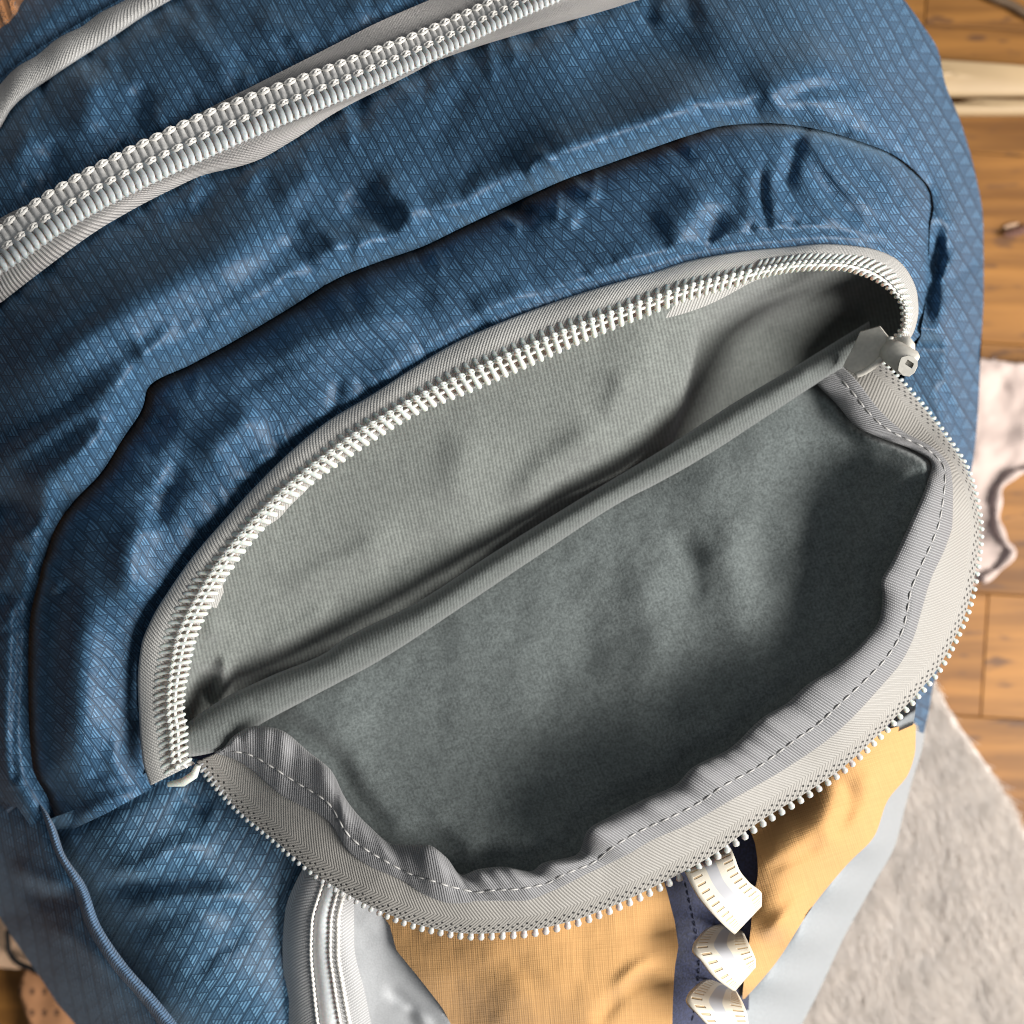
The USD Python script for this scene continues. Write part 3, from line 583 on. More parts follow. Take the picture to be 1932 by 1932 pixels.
# --- pocket opening: upper zip
def h_zu(s, t, x, y):
    return rim(x, y) + (-1.6 * (1 - np.clip(t / 0.35, 0, 1)) ** 2 + 0.9 * np.sin(np.pi * np.clip(t, 0, 1)) + 0.5 * np.sin(s * 60) * (1 - t) - 2.5 * np.clip((t - 0.85) / 0.15, 0, 1) ** 2) * MM
v, uv = strip(ZU_OUT, ZU_IN, h_zu, nb=20, step=4); v, uv = thick(v, uv, 0.0006)
tz = obj('pocket_zip_tape', v, M['tape'], bag, uv=uv)
A, B = curve(ZU_OUT, n=3000), curve(ZU_IN, n=3000)
C = A * 0.3 + B * 0.7; cl = length(C)
s = 10.0; thr = []; cord = []
while s < cl[-1] - 6:
    k = int(np.searchsorted(cl, s)); pa, pb = A[k], B[k]
    tg = C[min(k + 8, 2999)] - C[max(k - 8, 0)]; tg /= np.linalg.norm(tg)
    fr = s / cl[-1]
    p = 19.0 if 0.2 < fr < 0.72 else (13.0 if fr < 0.12 else (15.0 if fr < 0.2 else (15.5 if fr < 0.8 else 11.5)))
    t0 = 0.46 if 0.2 < fr < 0.8 else 0.36
    q = np.array([t0, t0 + .08, .62, .72, .82, .92, 1.0, 1.03]); dz = np.array([.5, 1.1, 1.7, 2.0, 2.1, 1.9, .9, -.8])
    xs = pa[0] + (pb[0] - pa[0]) * q + tg[0] * (q - 0.7) * p * 0.5; ys = pa[1] + (pb[1] - pa[1]) * q + tg[1] * (q - 0.7) * p * 0.5
    hh = rim(xs, ys) + (dz + 0.2) * MM
    r = p * OP * 0.285
    obj('tooth', tube(at(xs, ys, hh), r * np.array([.75, .9, .9, .85, .85, .95, 1.1, .7]), 8, flat=0.65), M['nylon'], tz)
    nr = (pb - pa) / np.linalg.norm(pb - pa)
    c = pa * 0.33 + pb * 0.67; kk = p / 19.0
    for sg in (-1, 1):
        e = np.array([c + tg * p * f + nr * sg * gk * kk for f, gk in ((-0.48, 0.3), (-0.24, 2.8), (0.0, 4.4), (0.24, 2.8), (0.48, 0.3))])
        hb = rim(e[:, 0], e[:, 1]) + (3.3 + np.array([-1.5, -0.2, 0.2, -0.2, -1.5])) * MM
        thr.append(tube(at(e[:, 0], e[:, 1], hb), np.array([.34, .46, .5, .46, .34]) * MM * kk ** 0.5, 6, flat=0.6))
    e = np.array([c + tg * p * f + nr * g2 * kk for f, g2 in ((-0.22, -6.5), (0.0, 0.0), (0.22, 6.5))])
    thr.append(tube(at(e[:, 0], e[:, 1], rim(e[:, 0], e[:, 1]) + (3.4 + np.array([-.6, .4, -.6])) * MM), np.array([.4, .6, .4]) * MM, 6))
    s += p
obj('sewing_thread', join(thr), M['nylon'], tz, kind='stuff')
for tt, rr_, dz in ((0.82, 0.5, 1.9),):
    c = curve(ZU_OUT, n=500) * (1 - tt) + curve(ZU_IN, n=500) * tt
    obj('core_cord', tube(at(c[:, 0], c[:, 1], rim(c[:, 0], c[:, 1]) + (dz + 0.25 * np.sin(np.arange(500) * 0.9)) * MM), rr_ * MM, 7), M['thread'], tz)
# welt seen under the coil on the inside
v, uv = strip(curve(ZU_IN, n=60)[6:52] - [6, 6], [tuple(p) for p in (curve(ZU_IN, n=60)[6:52] + np.stack([10 + 6 * np.sin(np.arange(46) * 0.7), 12 + 9 * np.sin(np.arange(46) * 0.55)], 1) * np.abs(np.sin(np.arange(46) * 0.21))[:, None])],
              lambda s, t, x, y: rim(x, y) + (-2.5 - 3.5 * t) * MM, nb=6)
obj('inner_binding', v, M['tape'], bag, uv=uv)

# --- pocket inside
back_out = [tuple(p) for p in curve([(x - 10, y - 10) for x, y in ZU_IN[1:-3]] + [(1712, 585), (1716, 625), (1700, 660)], n=120)] + [tuple(p) for p in curve([(x + 12, y + 26) for x, y in ROLL_U], n=60)[::-1]]
lin = tps([(352, 1425, -26), (360, 1270, -16), (400, 1290, -34), (430, 1250, -24), (400, 1150, -8), (520, 990, -4), (500, 1150, -18), (560, 1250, -38), (640, 880, -2), (700, 1000, -12), (700, 1180, -38), (800, 780, 0), (880, 900, -9), (900, 1060, -38), (985, 700, 1),
           (1080, 780, -8), (1050, 960, -38), (1150, 625, 1), (1230, 700, -9), (1240, 850, -40), (1290, 570, 0), (1335, 650, -34), (1325, 800, -60), (1450, 525, -16), (1450, 600, -66), (1450, 720, -85), (1600, 520, -48), (1620, 600, -86), (1700, 600, -62), (1660, 650, -72)])
WR_BACK = [([(1300, 560), (1292, 680), (1280, 740), (1252, 820)], 22, 3.5), ([(1180, 800), (1080, 850), (1000, 920), (960, 985)], 34, 7), ([(760, 1000), (650, 1060), (520, 1120)], 26, 3.0), ([(860, 1000), (780, 1040), (700, 1100)], 22, -2.0),
           ([(420, 1225), (425, 1260), (418, 1310), (395, 1350)], 14, 8), ([(372, 1250), (378, 1290), (372, 1330)], 18, -4), ([(405, 1215), (400, 1180), (420, 1150)], 22, 4), ([(900, 820), (860, 900), (850, 960)], 40, 2.5), ([(1180, 690), (1170, 740), (1140, 800)], 26, 3.0), ([(640, 1130), (560, 1190), (470, 1230)], 20, 3.0)]
def h_back(x, y):
    d, f, sd = pdist(x, y, curve([(1300, 480), (1312, 600), (1304, 680), (1292, 745), (1262, 830), (1230, 900)], n=30))
    q = np.clip((d * -sd + 2) / 11, 0, 1); st_ = -15.0 * MM * q * q * (3 - 2 * q) * np.clip((x - 1150) / 80, 0, 1) * np.exp(-(np.maximum(d - 60, 0) / 80) ** 2) * np.clip((y - 560) / 70, 0, 1)
    return np.minimum(lin(x, y), 0.004) + st_ + strokes(x, y, WR_BACK) + (fb(x, y, 110, 81) * 2.5 + fb(x, y, 30, 82) * 0.4) * MM
v, uv = patch(back_out, h_back, 8, 12, 0.8, 20); obj('pocket_back_lining', v, M['lining'], bag, uv=uv)
def h_roll(s, t, x, y):
    R = np.interp(s, [0, 0.2, 0.6, 1], [5.2, 6.0, 6.6, 7.5])
    base = np.interp(s, [0, 0.1, 0.3, 0.7, 0.9, 1], [-20, -25, -27, -30, -36, -44])
    return (base + R * np.sqrt(np.clip(1 - (2 * t - 1) ** 2, 0, 1)) * 1.6 + 0.9 * np.sin(s * 17 + 1) + fb(x, y, 60, 83) * 1.4) * MM
v, uv = strip(ROLL_U, ROLL_L, h_roll, nb=22); uv = uv[:, ::1]; obj('lining_roll', v, M['roll'], bag, uv=uv)
WI, WO = smoothcurve(curve(WELT_I, n=520), 2), smoothcurve(curve(WELT_O, n=520), 2)
fl = [tuple(p) for p in curve([(x - 10, y - 18) for x, y in ROLL_L], n=70)] + [tuple(p) for p in (smoothcurve(curve(WELT_I, n=150), 3) * 0.45 + smoothcurve(curve(WELT_O, n=150), 3) * 0.55)[::-1]]
flp = tps([(418, 1415, -24), (500, 1372, -27), (600, 1330, -28), (560, 1420, -21), (650, 1510, -15), (700, 1420, -25), (760, 1595, -8), (720, 1500, -19), (880, 1655, -5), (900, 1560, -17), (1003, 1648, -5), (1000, 1540, -19), (1110, 1580, -6), (1100, 1480, -22), (900, 1350, -29), (900, 1200, -29),
           (1100, 1250, -29), (1150, 1050, -29), (1250, 1180, -27), (1300, 1000, -28), (1350, 900, -29), (1450, 1000, -27), (1480, 830, -31), (1545, 760, -36), (1550, 900, -35), (1555, 1050, -34), (1545, 1180, -29), (1450, 1200, -25), (1330, 1300, -23), (1220, 1400, -19), (1280, 1480, -6), (1380, 1415, -6),
           (1450, 1350, -6), (1530, 1290, -8), (1490, 1240, -21), (1630, 1215, -10), (1660, 1110, -12), (1625, 1000, -26), (1615, 880, -30), (1640, 825, -22), (1720, 980, -8), (1690, 900, -18), (1765, 870, -10)])
WR_FL = [([(1160, 1060), (1220, 1130), (1230, 1220), (1180, 1310)], 44, 4.0), ([(1320, 990), (1380, 1050), (1400, 1130), (1350, 1220)], 44, 4.5), ([(1470, 930), (1500, 1020), (1510, 1120)], 34, 3.5), ([(1270, 1000), (1310, 1080), (1310, 1160)], 26, -4.0), ([(1430, 950), (1450, 1050), (1450, 1130)], 26, -3.5), ([(1090, 1130), (1110, 1210), (1080, 1290)], 34, -3.0), ([(960, 1190), (990, 1280), (960, 1370)], 44, 2.5)]
lip = tps([(366, 1440, -22), (410, 1420, -21), (430, 1500, -22), (484, 1369, -18), (527, 1498, -14), (520, 1590, -16), (630, 1460, -8), (618, 1549, -7), (618, 1673, -11), (803, 1600, -1), (800, 1690, -2), (803, 1758, -7), (1003, 1644, 1), (985, 1700, 0), (985, 1768, -6), (1148, 1542, 1), (1185, 1612, 0),
           (1257, 1674, -8), (1375, 1413, -1), (1375, 1512, -2), (1447, 1554, -11), (1575, 1258, -5), (1620, 1340, -7), (1666, 1391, -17), (1665, 1122, -9), (1738, 1155, -12), (1800, 1218, -25), (1755, 908, -12), (1797, 960, -16), (1853, 1003, -28), (1666, 828, -26), (1720, 835, -27), (1789, 821, -34), (1575, 759, -36), (1611, 715, -37), (1690, 700, -38), (1650, 664, -41), (1585, 688, -42), (1524, 706, -42)])
def h_fl(x, y):
    d, _, sd = pdist(x, y, WI[::5])
    h = flp(x, y) - 5.0 * MM * np.exp(-(np.maximum(d - 14, 0) / 26) ** 2) + 0.6 * strokes(x, y, WR_FL) + (fb(x, y, 150, 91) * 6.0 + fb(x, y, 60, 92) * 1.2) * MM
    return np.where(d < 90, np.minimum(h, lip(x, y) - 4.5 * MM + np.maximum(-d * sd - 2, 0) * 0.5 * MM), h)
v, uv = patch(fl, h_fl, 8, 20, 1.0, 22); obj('pocket_flap_lining', v, M['flap_lining'], bag, uv=uv)

# --- flap: tape, welt, stitches, lower teeth
def h_tl(s, t, x, y): return lip(x, y) + (-1.2 * (1 - t) ** 2 * 0 + 0.5 * np.sin(s * 70 + 2) * t - 0.8 + fb(x, y, 60, 95) * 0.8) * MM
wo2 = [((x * 0.75 + xi * 0.25), (y * 0.75 + yi * 0.25)) for (x, y), (xi, yi) in zip(curve(WELT_O, n=90), curve(WELT_I, n=90))]
TAPE_E = curve(TEETH_L, n=400); TAPE_E = offset(TAPE_E, np.interp(np.linspace(0, 1, 400), [0, .15, .3, .55, .75, 1], [5, 7, 11, 11, 8, 5]))
v, uv = strip(TAPE_E, wo2, h_tl, nb=16, step=4); v, uv = thick(v, uv, 0.0006)
tl = obj('flap_zip_tape', v, M['tape_low'], bag, uv=uv)
WVS = np.linspace(0, 1, 520); _sm = smoothcurve(WI, 26); _nn = WO - WI; _nn /= np.linalg.norm(_nn, axis=1, keepdims=True)
WVH = np.clip(-((WI - _sm) * _nn).sum(1) / 6.0, -1.6, 1.6)      # where the binding bulges inward it also stands up
def LH(s): return np.interp(s, [0, .45, .6, .75, .9, 1], [4.6, 4.4, 3.0, 2.0, 2.2, 2.5])
def h_w(s, t, x, y):
    waves = 2.8 * np.interp(s, WVS, WVH) + 0.7 * np.sin(s * 141) + 0.45 * np.sin(s * 330 + 5 * np.sin(s * 23))
    return lip(x, y) + (0.6 + LH(s) * np.clip(1 - (np.clip(t, 0, 1) - 0.34) ** 2 / 0.34 ** 2, 0, 1) ** 0.5 * (t < 0.34) + (t >= 0.34) * (LH(s) * (1 - np.clip((t - 0.34) / 0.66, 0, 1) ** 1.5)) - 0.5 * np.exp(-((t - 0.66) / 0.07) ** 2) + waves * (0.3 + 0.9 * (1 - t) ** 1.5) * np.interp(s, [0, .5, .62, 1], [1, 1, .55, .5])) * MM
v, uv = strip(WI, WO, h_w, na=520, nb=24); v, uv = thick(v, uv, 0.0008)
welt = obj('flap_binding', v, M['welt'], bag, uv=uv)
cs = WI * 0.34 + WO * 0.66; sl = length(cs); st = 30.0
while st < sl[-1] - 40:
    q = np.linspace(st, st + 17, 5); xs, ys = np.interp(q, sl, cs[:, 0]), np.interp(q, sl, cs[:, 1]); fr = q / sl[-1]
    ss = np.interp(q, sl, np.linspace(0, 1, 520))
    hh = h_w(ss, np.full(5, 0.66), xs, ys) + np.array([-0.05, 0.4, 0.55, 0.4, -0.05]) * MM
    obj('stitch', tube(at(xs, ys, hh), np.array([.22, .32, .34, .32, .22]) * MM, 6), M['stitch'], welt)
    st += random.uniform(21, 25)
E = curve(TEETH_L, n=3000); I2 = curve(wo2, n=3000); cl = length(E); s = 8.0
while s < cl[-1] - 6:
    k = int(np.searchsorted(cl, s)); fr = s / cl[-1]
    p = float(np.interp(fr, [0, 0.1, 0.2, 0.3, 0.55, 0.7, 0.82, 1.0], [11, 13, 17, 21, 21, 16, 14, 11]))
    d = E[k] - I2[k]; d /= np.linalg.norm(d)
    q = (np.array([-26, -18, -12, -7, -4, -1.2, 0.0])) * (p / 21) ** 0.6; dz = np.array([-.2, .0, -.1, .05, .0, -.2, -.4])
    xs, ys = E[k, 0] + d[0] * q, E[k, 1] + d[1] * q; hh = lip(np.full(7, E[k, 0]), np.full(7, E[k, 1])) + (dz - 0.7) * MM
    r = p * OP * 0.36
    obj('tooth', tube(at(xs, ys, hh), r * np.array([.6, .66, .66, .78, .95, .85, .3]), 8, flat=0.7), M['nylon_rose'] if fr < 0.62 else M['nylon'], tl)
    s += p

# --- slider at the right end of the opening
def zp(x, y, ox=2400, oy=850, sc=3.864): return ((x / sc + ox) / 1.5652, (y / sc + oy) / 1.5652)
def slab(pts, h0, tilt, th, rnd=3.0, hole=None):
    poly = Polygon(pts).buffer(-rnd).buffer(rnd, quad_segs=6)
    if hole is not None: poly = poly.difference(Polygon(hole))
    layers = [(0.0, 1.0), (th * 0.7, 1.0), (th, 0.82)]
    m = trimesh.creation.extrude_polygon(poly, 1.0, engine='earcut')
    V = m.vertices.copy(); c = np.array(poly.centroid.coords[0])
    top = V[:, 2] > 0.5
    x = np.where(top, c[0] + (V[:, 0] - c[0]) * 0.96, V[:, 0]); y = np.where(top, c[1] + (V[:, 1] - c[1]) * 0.96, V[:, 1])
    h = h0 + tilt(V[:, 0], V[:, 1]) + np.where(top, th, 0)
    return at(x, y, h * MM), m.faces
bp = [zp(*p) for p in [(540, 495), (700, 450), (770, 430), (840, 520), (880, 570), (860, 680), (800, 780), (680, 885), (560, 960), (490, 985), (410, 950), (345, 900), (380, 820), (440, 720), (500, 590)]]
slid = obj('zip_slider', slab(bp, -24, lambda x, y: (x - 1640) * 0.10 - (y - 670) * 0.02, 2.6), M['slider'], bag, smooth=40)
rimp = [zp(*p) for p in [(884, 560), (872, 690), (805, 790), (685, 895), (560, 972), (490, 995)]]
rc = curve([(*p,) for p in rimp], n=24)
obj('slider_rim', tube(at(rc[:, 0], rc[:, 1], (-20.5 + (rc[:, 0] - 1640) * 0.10) * MM), 1.1 * MM, 10), M['slider'], slid)
pc = np.array([zp(860, 700), zp(930, 745), zp(1010, 800), zp(1085, 855), zp(1120, 885)])
obj('pull_post', tube(at(pc[:, 0], pc[:, 1], np.array([-18, -16, -14.5, -14, -14]) * MM), np.array([4.0, 4.4, 4.6, 4.9, 4.2]) * MM, 16), M['slider'], slid)
eyep = [zp(*p) for p in [(1010, 790), (1090, 770), (1150, 780), (1195, 830), (1195, 900), (1160, 970), (1100, 1015), (1030, 1005), (970, 945), (985, 860)]]
obj('pull_eye', slab(eyep, -12, lambda x, y: (x - 1700) * 0.02, 3.6, 4, [zp(*p) for p in [(1085, 815), (1160, 865), (1135, 925), (1050, 868)]]), M['slider'], slid, smooth=40)
br_ = np.array([zp(960, 650), zp(1010, 620), zp(1060, 615), zp(1090, 660), zp(1090, 740)])
obj('slider_bridge', tube(at(br_[:, 0], br_[:, 1], np.array([-22, -19, -18, -18, -19]) * MM), 2.3 * MM, 10), M['slider'], slid)
# white end stop at the left end
ep = np.array([(318, 1480), (345, 1476), (366, 1462), (374, 1444)])
obj('zip_end_stop', tube(at(ep[:, 0], ep[:, 1], rim(ep[:, 0], ep[:, 1]) + np.array([-1, .5, .5, 0.]) * MM), np.array([0.9, 1.5, 1.5, 1.0]) * MM, 12), M['nylon'], bag)

# --- bottom: small zip, grey panel, tan pocket, navy strip, webbing loops, pale trim
LZ = [[(600, 1600), (560, 1660), (538, 1720), (533, 1793), (536, 1860), (542, 1990)], [(625, 1620), (600, 1690), (587, 1740), (585, 1793), (590, 1860), (606, 1990)],
      [(655, 1640), (634, 1695), (625, 1740), (624, 1793), (632, 1860), (655, 1990)], [(700, 1650), (668, 1700), (668, 1775), (690, 1880), (712, 1990)]]
low = tps([(560, 1600, -26), (533, 1793, -34), (542, 1990, -48), (600, 1750, -24), (610, 1950, -36), (669, 1740, -26), (700, 1950, -40), (735, 1745, -26), (850, 1950, -32), (800, 1700, -24)])
v, uv = strip(LZ[0], LZ[1], lambda s, t, x, y: low(x, y) + (-1 + 3.5 * t + 1.5 * np.sin(t * np.pi)) * MM, nb=10); lz = obj('lower_zip_tape', v, M['tape_white'], bag, uv=uv)
v, uv = strip(LZ[1], LZ[2], lambda s, t, x, y: low(x, y) + (1.2 + 2.0 * np.sin(np.clip(t, 0, 1) * np.pi)) * MM, nb=14); obj('zip_bed', v, M['nylon_grey'], bag, uv=uv)
v, uv = strip(LZ[2], LZ[3], lambda s, t, x, y: low(x, y) + (2.6 - 2.5 * t + 1.5 * np.sin(t * np.pi)) * MM, nb=10); obj('lower_zip_tape', v, M['tape_white'], bag, uv=uv)
thr = []
for tt in (0.03, 0.97, 1.35):
    c = curve(LZ[1], n=400) * (1 - tt) + curve(LZ[2], n=400) * tt; cl = length(c)
    for s in np.arange(20, cl[-1] - 8, 9.5):
        q = np.array([s, s + 3.5, s + 7]); xs, ys = np.interp(q, cl, c[:, 0]), np.interp(q, cl, c[:, 1])
        thr.append(tube(at(xs, ys, low(xs, ys) + (3.2 + np.array([-.4, .3, -.4])) * MM), np.array([.5, .75, .5]) * MM * (1.3 if tt > 1 else 1), 6))
obj('sewing_thread', join(thr), M['thread'], lz, kind='stuff')
gp = [(655, 1640), (720, 1690), (735, 1745), (748, 1793), (792, 1847), (835, 1902), (880, 1990), (700, 1990), (680, 1860), (655, 1760)]
v, uv = patch(gp, lambda x, y: low(x, y) + (-1.5 + fb(x, y, 60, 3) * 2.5) * MM + strokes(x, y, [([(790, 1930), (750, 1880), (720, 1860)], 12, -2), ([(820, 1950), (770, 1905), (740, 1890)], 10, 2)]), 8, 0, 0.5, 30); obj('grey_side_panel', v, M['grey_panel'], bag, uv=uv)
ten = tps([(700, 1680, -30), (735, 1745, -26), (800, 1860, -26), (850, 1940, -34), (900, 1800, -15), (1000, 1900, -17), (1100, 1780, -13), (1200, 1850, -17), (1240, 1700, -18), (1270, 1740, -25), (1275, 1850, -26), (1265, 1990, -40), (1100, 1990, -28), (1340, 1750, -29), (1430, 1600, -25), (1425, 1700, -26), (1405, 1870, -36), (1480, 1620, -18), (1560, 1560, -18),
           (1480, 1750, -24), (1650, 1450, -26), (1600, 1540, -24), (1700, 1380, -38), (1727, 1411, -48), (1673, 1513, -44), (1600, 1629, -42), (1531, 1713, -42), (1465, 1815, -44), (1404, 1890, -48), (1500, 1500, -30)])
WR_T = [([(1250, 1840), (1180, 1870), (1120, 1950)], 16, -3), ([(1262, 1800), (1200, 1830), (1150, 1900)], 16, 2.5), ([(1580, 1460), (1600, 1500), (1560, 1580)], 18, -3), ([(1640, 1440), (1640, 1500), (1590, 1580)], 18, 3), ([(1440, 1640), (1500, 1620), (1560, 1580)], 12, -2), ([(1430, 1800), (1480, 1770), (1540, 1690)], 12, -2.5), ([(1430, 1770), (1480, 1730), (1530, 1660)], 14, 2.5), ([(1000, 1830), (960, 1900), (950, 1960)], 30, 1.5)]
def h_tan(x, y): return ten(x, y) + strokes(x, y, WR_T) + (fb(x, y, 80, 101) * 3.0 + fb(x, y, 28, 102) * 0.5) * MM
tan_l = [(700, 1700), (735, 1745), (748, 1793), (792, 1847), (835, 1902), (880, 1990), (1268, 1990), (1269, 1900), (1273, 1826), (1280, 1785), (1273, 1738), (1258, 1680), (1250, 1655), (1150, 1700), (1000, 1738), (850, 1738)]
tan_r = [(1410, 1560), (1425, 1593), (1430, 1647), (1422, 1690), (1415, 1767), (1402, 1866), (1400, 1890), (1465, 1815), (1531, 1713), (1600, 1629), (1651, 1575), (1673, 1513), (1716, 1455), (1727, 1411), (1728, 1365), (1690, 1372), (1640, 1390)]
v, uv = patch([tuple(p) for p in tan_l], h_tan, 8, 4, 0.5, 31); obj('tan_pocket_panel', v, M['tan'], bag, uv=uv)
v, uv = patch([tuple(p) for p in curve(tan_r + [tan_r[0]], n=140)], h_tan, 7, 18, 0.5, 32); obj('tan_pocket_panel', v, M['tan'], bag, uv=uv)
nv = [(1235, 1640), (1262, 1690), (1284, 1785), (1277, 1826), (1272, 1900), (1270, 1990), (1402, 1990), (1406, 1866), (1419, 1767), (1426, 1690), (1434, 1647), (1429, 1593), (1400, 1540)]
v, uv = patch([tuple(p) for p in curve([(x + (-8 if x < 1320 else 8), y) for x, y in nv], n=120)], lambda x, y: ten(x, y) - 4.0 * MM + fb(x, y, 50, 5) * 2 * MM, 8, 0, 0.5, 33); obj('navy_strip', v, M['navy'], bag, uv=uv)
c = curve([(1292, 1660), (1306, 1720), (1318, 1780), (1320, 1820), (1305, 1930)], n=60); cl = length(c)
for s in np.arange(5, cl[-1] - 12, 15):
    q = np.array([s, s + 5, s + 10]); xs, ys = np.interp(q, cl, c[:, 0]), np.interp(q, cl, c[:, 1])
    obj('stitch', tube(at(xs, ys, ten(xs, ys) + (-3.4 + np.array([-.3, .2, -.3])) * MM), 0.25 * MM, 5), M['navy'], bag)
def zq(x, y): return ((x / 3.22 + 1800) / 1.5652, (y / 3.22 + 2500) / 1.5652)
# each loop of webbing rises steeply from its upper stitching, arches over and comes down to the next
LOOPS = [  # (left edge, right edge) traced down the loop, heights
    ([(640, 120), (700, 200), (750, 290), (850, 470), (970, 620), (1090, 750), (1190, 838)], [(1100, -60), (1150, 10), (1190, 100), (1235, 220), (1330, 340), (1450, 460), (1446, 570)], [-22, -12, -6, -3, -2, -4, -9]),
    ([(1090, 735), (960, 760), (845, 855), (790, 950), (870, 1070), (1000, 1240), (1190, 1380)], [(1250, 770), (1275, 820), (1300, 870), (1335, 940), (1370, 1020), (1392, 1090), (1390, 1150)], [-35, -28, -17, -8, -5, -5, -10]),
    ([(1090, 1310), (930, 1260), (810, 1330), (735, 1430), (830, 1580), (960, 1730), (1100, 1880)], [(1190, 1350), (1215, 1390), (1245, 1440), (1280, 1510), (1310, 1600), (1320, 1700), (1310, 1800)], [-38, -31, -20, -10, -7, -8, -14]),
]
daisy = None
for Lc, Rc, hs in LOOPS:
    a_ = np.array([zq(*p) for p in Lc]); b_ = np.array([zq(*p) for p in Rc])
    hA = np.array(hs, float); hB = hA * 0.75 - 7
    a3 = curve(np.c_[a_, hA], n=50); b3 = curve(np.c_[b_, hB], n=50)
    a3[:, 2] = smoothcurve(a3[:, 2:3], 3)[:, 0]; dn = 7.0 * np.clip((np.arange(50) - 40) / 9.0, 0, 1) ** 2.2; a3[:, 2] -= dn; b3[:, 2] -= dn
    t = np.linspace(0, 1, 14)
    X = a3[:, None, 0] * (1 - t) + b3[:, None, 0] * t; Y = a3[:, None, 1] * (1 - t) + b3[:, None, 1] * t; H = a3[:, None, 2] * (1 - t) + b3[:, None, 2] * t
    V = at(X, Y, H * MM); nb = 14; i, j = np.meshgrid(np.arange(49), np.arange(13), indexing='ij'); k = i * nb + j
    F = np.stack([k, k + nb, k + nb + 1, k + 1], -1).reshape(-1, 4)
    sl = length(V[:, 7]); uvw = np.stack([np.repeat(sl, nb), np.tile(t, 50)], 1)
    VF = (V.reshape(-1, 3), F)
    if np.cross(VF[0][F[:, 1]] - VF[0][F[:, 0]], VF[0][F[:, 2]] - VF[0][F[:, 0]])[:, 2].sum() < 0: VF = (VF[0], F[:, ::-1])
    VF, uvw = thick(VF, uvw, 0.0013)
    obj('webbing_loop', VF, M['webbing'], bag, uv=uvw)
tr_o = [(1728, 1380), (1730, 1411), (1716, 1462), (1675, 1518), (1653, 1580), (1602, 1634), (1533, 1718), (1467, 1820), (1400, 1895), (1390, 1990), (1480, 1990), (1513, 1932), (1593, 1767), (1687, 1593), (1698, 1556), (1716, 1455), (1740, 1400)]
TRI = [(1722, 1375), (1716, 1405), (1704, 1450), (1662, 1506), (1640, 1568), (1590, 1622), (1521, 1706), (1455, 1808), (1388, 1883), (1350, 1990)]
TRO = [(1745, 1385), (1740, 1411), (1722, 1470), (1706, 1530), (1690, 1592), (1650, 1665), (1593, 1767), (1545, 1870), (1513, 1932), (1480, 1990)]
v, uv = strip(TRI, TRO, lambda s, t, x, y: (-50 - 64 * t ** 1.3 + 7 * np.sin(np.pi * t) * (0.6 + 0.4 * np.sin(s * 42)) - 7 * np.exp(-(t / 0.2) ** 2)) * MM, nb=16)
obj('pale_side_trim', v, M['trim'], bag, uv=uv)
v, uv = strip([(1722, 1285), (1728, 1320), (1722, 1368)], [(1690, 1345), (1680, 1362), (1672, 1390)], lambda s, t, x, y: (-34 - 3 * t + np.sin(s * 12)) * MM, nb=8)
obj('reflective_tab', v, M['trim'], bag, uv=uv)
rp = [(1700, 1240), (1790, 1190), (1785, 1220), (1760, 1294), (1752, 1345), (1738, 1404), (1722, 1460), (1736, 1420), (1733, 1372), (1700, 1330)]
v, uv = patch(rp, lambda x, y: body(x, y) * 0 + (-60 - 1.1 * np.clip(x - 1700, 0, 60)) * MM, 8, 60, 0.5, 36); obj('side_panel', v, M['blue'], bag, uv=uv)

# ------------------------------------------------------------------ things on the floor
def floor_sheet(pts, z, amp, sc, step=14, seed=0):
    return patch(pts, lambda x, y: (z - Z0) + fb(x, y, sc, seed) * amp, step, 0, 0.5, seed)
rug_edge = [(1700, 1180), (1745, 1250), (1764, 1288), (1788, 1335), (1828, 1397), (1869, 1455), (1909, 1522), (1934, 1580), (1990, 1720), (2060, 1900), (2090, 2060)]
rug = thing('fur_rug', 'pale grey shaggy fur rug on the floor under the bag, lower right', 'rug')
rp = [tuple(p) for p in curve(rug_edge, n=60)] + [(1300, 2060), (1250, 1500)]
v, uv = floor_sheet(rp, 0.012, 0.006, 70, 14, 3); v, uv = thick(v, uv, 0.006)
obj('skin', v, M['fur_skin'], rug, uv=uv)
rng = np.random.default_rng(5)
poly = Polygon(rp); N = 46000
cx = rng.uniform(1380, 2060, N * 3); cy = rng.uniform(1200, 2060, N * 3)
m = shapely.contains_xy(poly.buffer(-3), cx, cy) & (cx > 1400 + (1932 - cy) * 0.25 * 0); cx, cy = cx[m][:N], cy[m][:N]
root = atz(cx, cy, 0.013 + fb(cx, cy, 70, 3) * 0.006)
ang = np.radians(-62 + 90 * fb(cx, cy, 110, 8) + rng.normal(0, 14, len(cx))); L = rng.uniform(0.006, 0.015, len(cx))
d = np.stack([np.cos(ang), np.sin(ang), 0 * ang], 1); lift = rng.uniform(0.1, 0.3, len(cx)) + 0.5 * fb(cx, cy, 40, 12)
pts = np.stack([root, root + d * (L * 0.35)[:, None] + np.array([0, 0, 1]) * (L * 0.45 * np.clip(lift, .1, 1))[:, None], root + d * (L * 0.75)[:, None] + np.array([0, 0, 1]) * (L * 0.55 * np.clip(lift, .1, 1))[:, None], root + d * L[:, None] + np.array([0, 0, 1]) * (L * 0.4 * np.clip(lift, .1, 1))[:, None]], 1)
bc = UsdGeom.BasisCurves.Define(stage, str(rug.GetPath()) + '/pile')
bc.CreateTypeAttr('linear'); bc.CreateCurveVertexCountsAttr(Vt.IntArray.FromNumpy(np.full(len(cx), 4, np.int32)))
bc.CreatePointsAttr(Vt.Vec3fArray.FromNumpy(pts.reshape(-1, 3).astype(np.float32)))
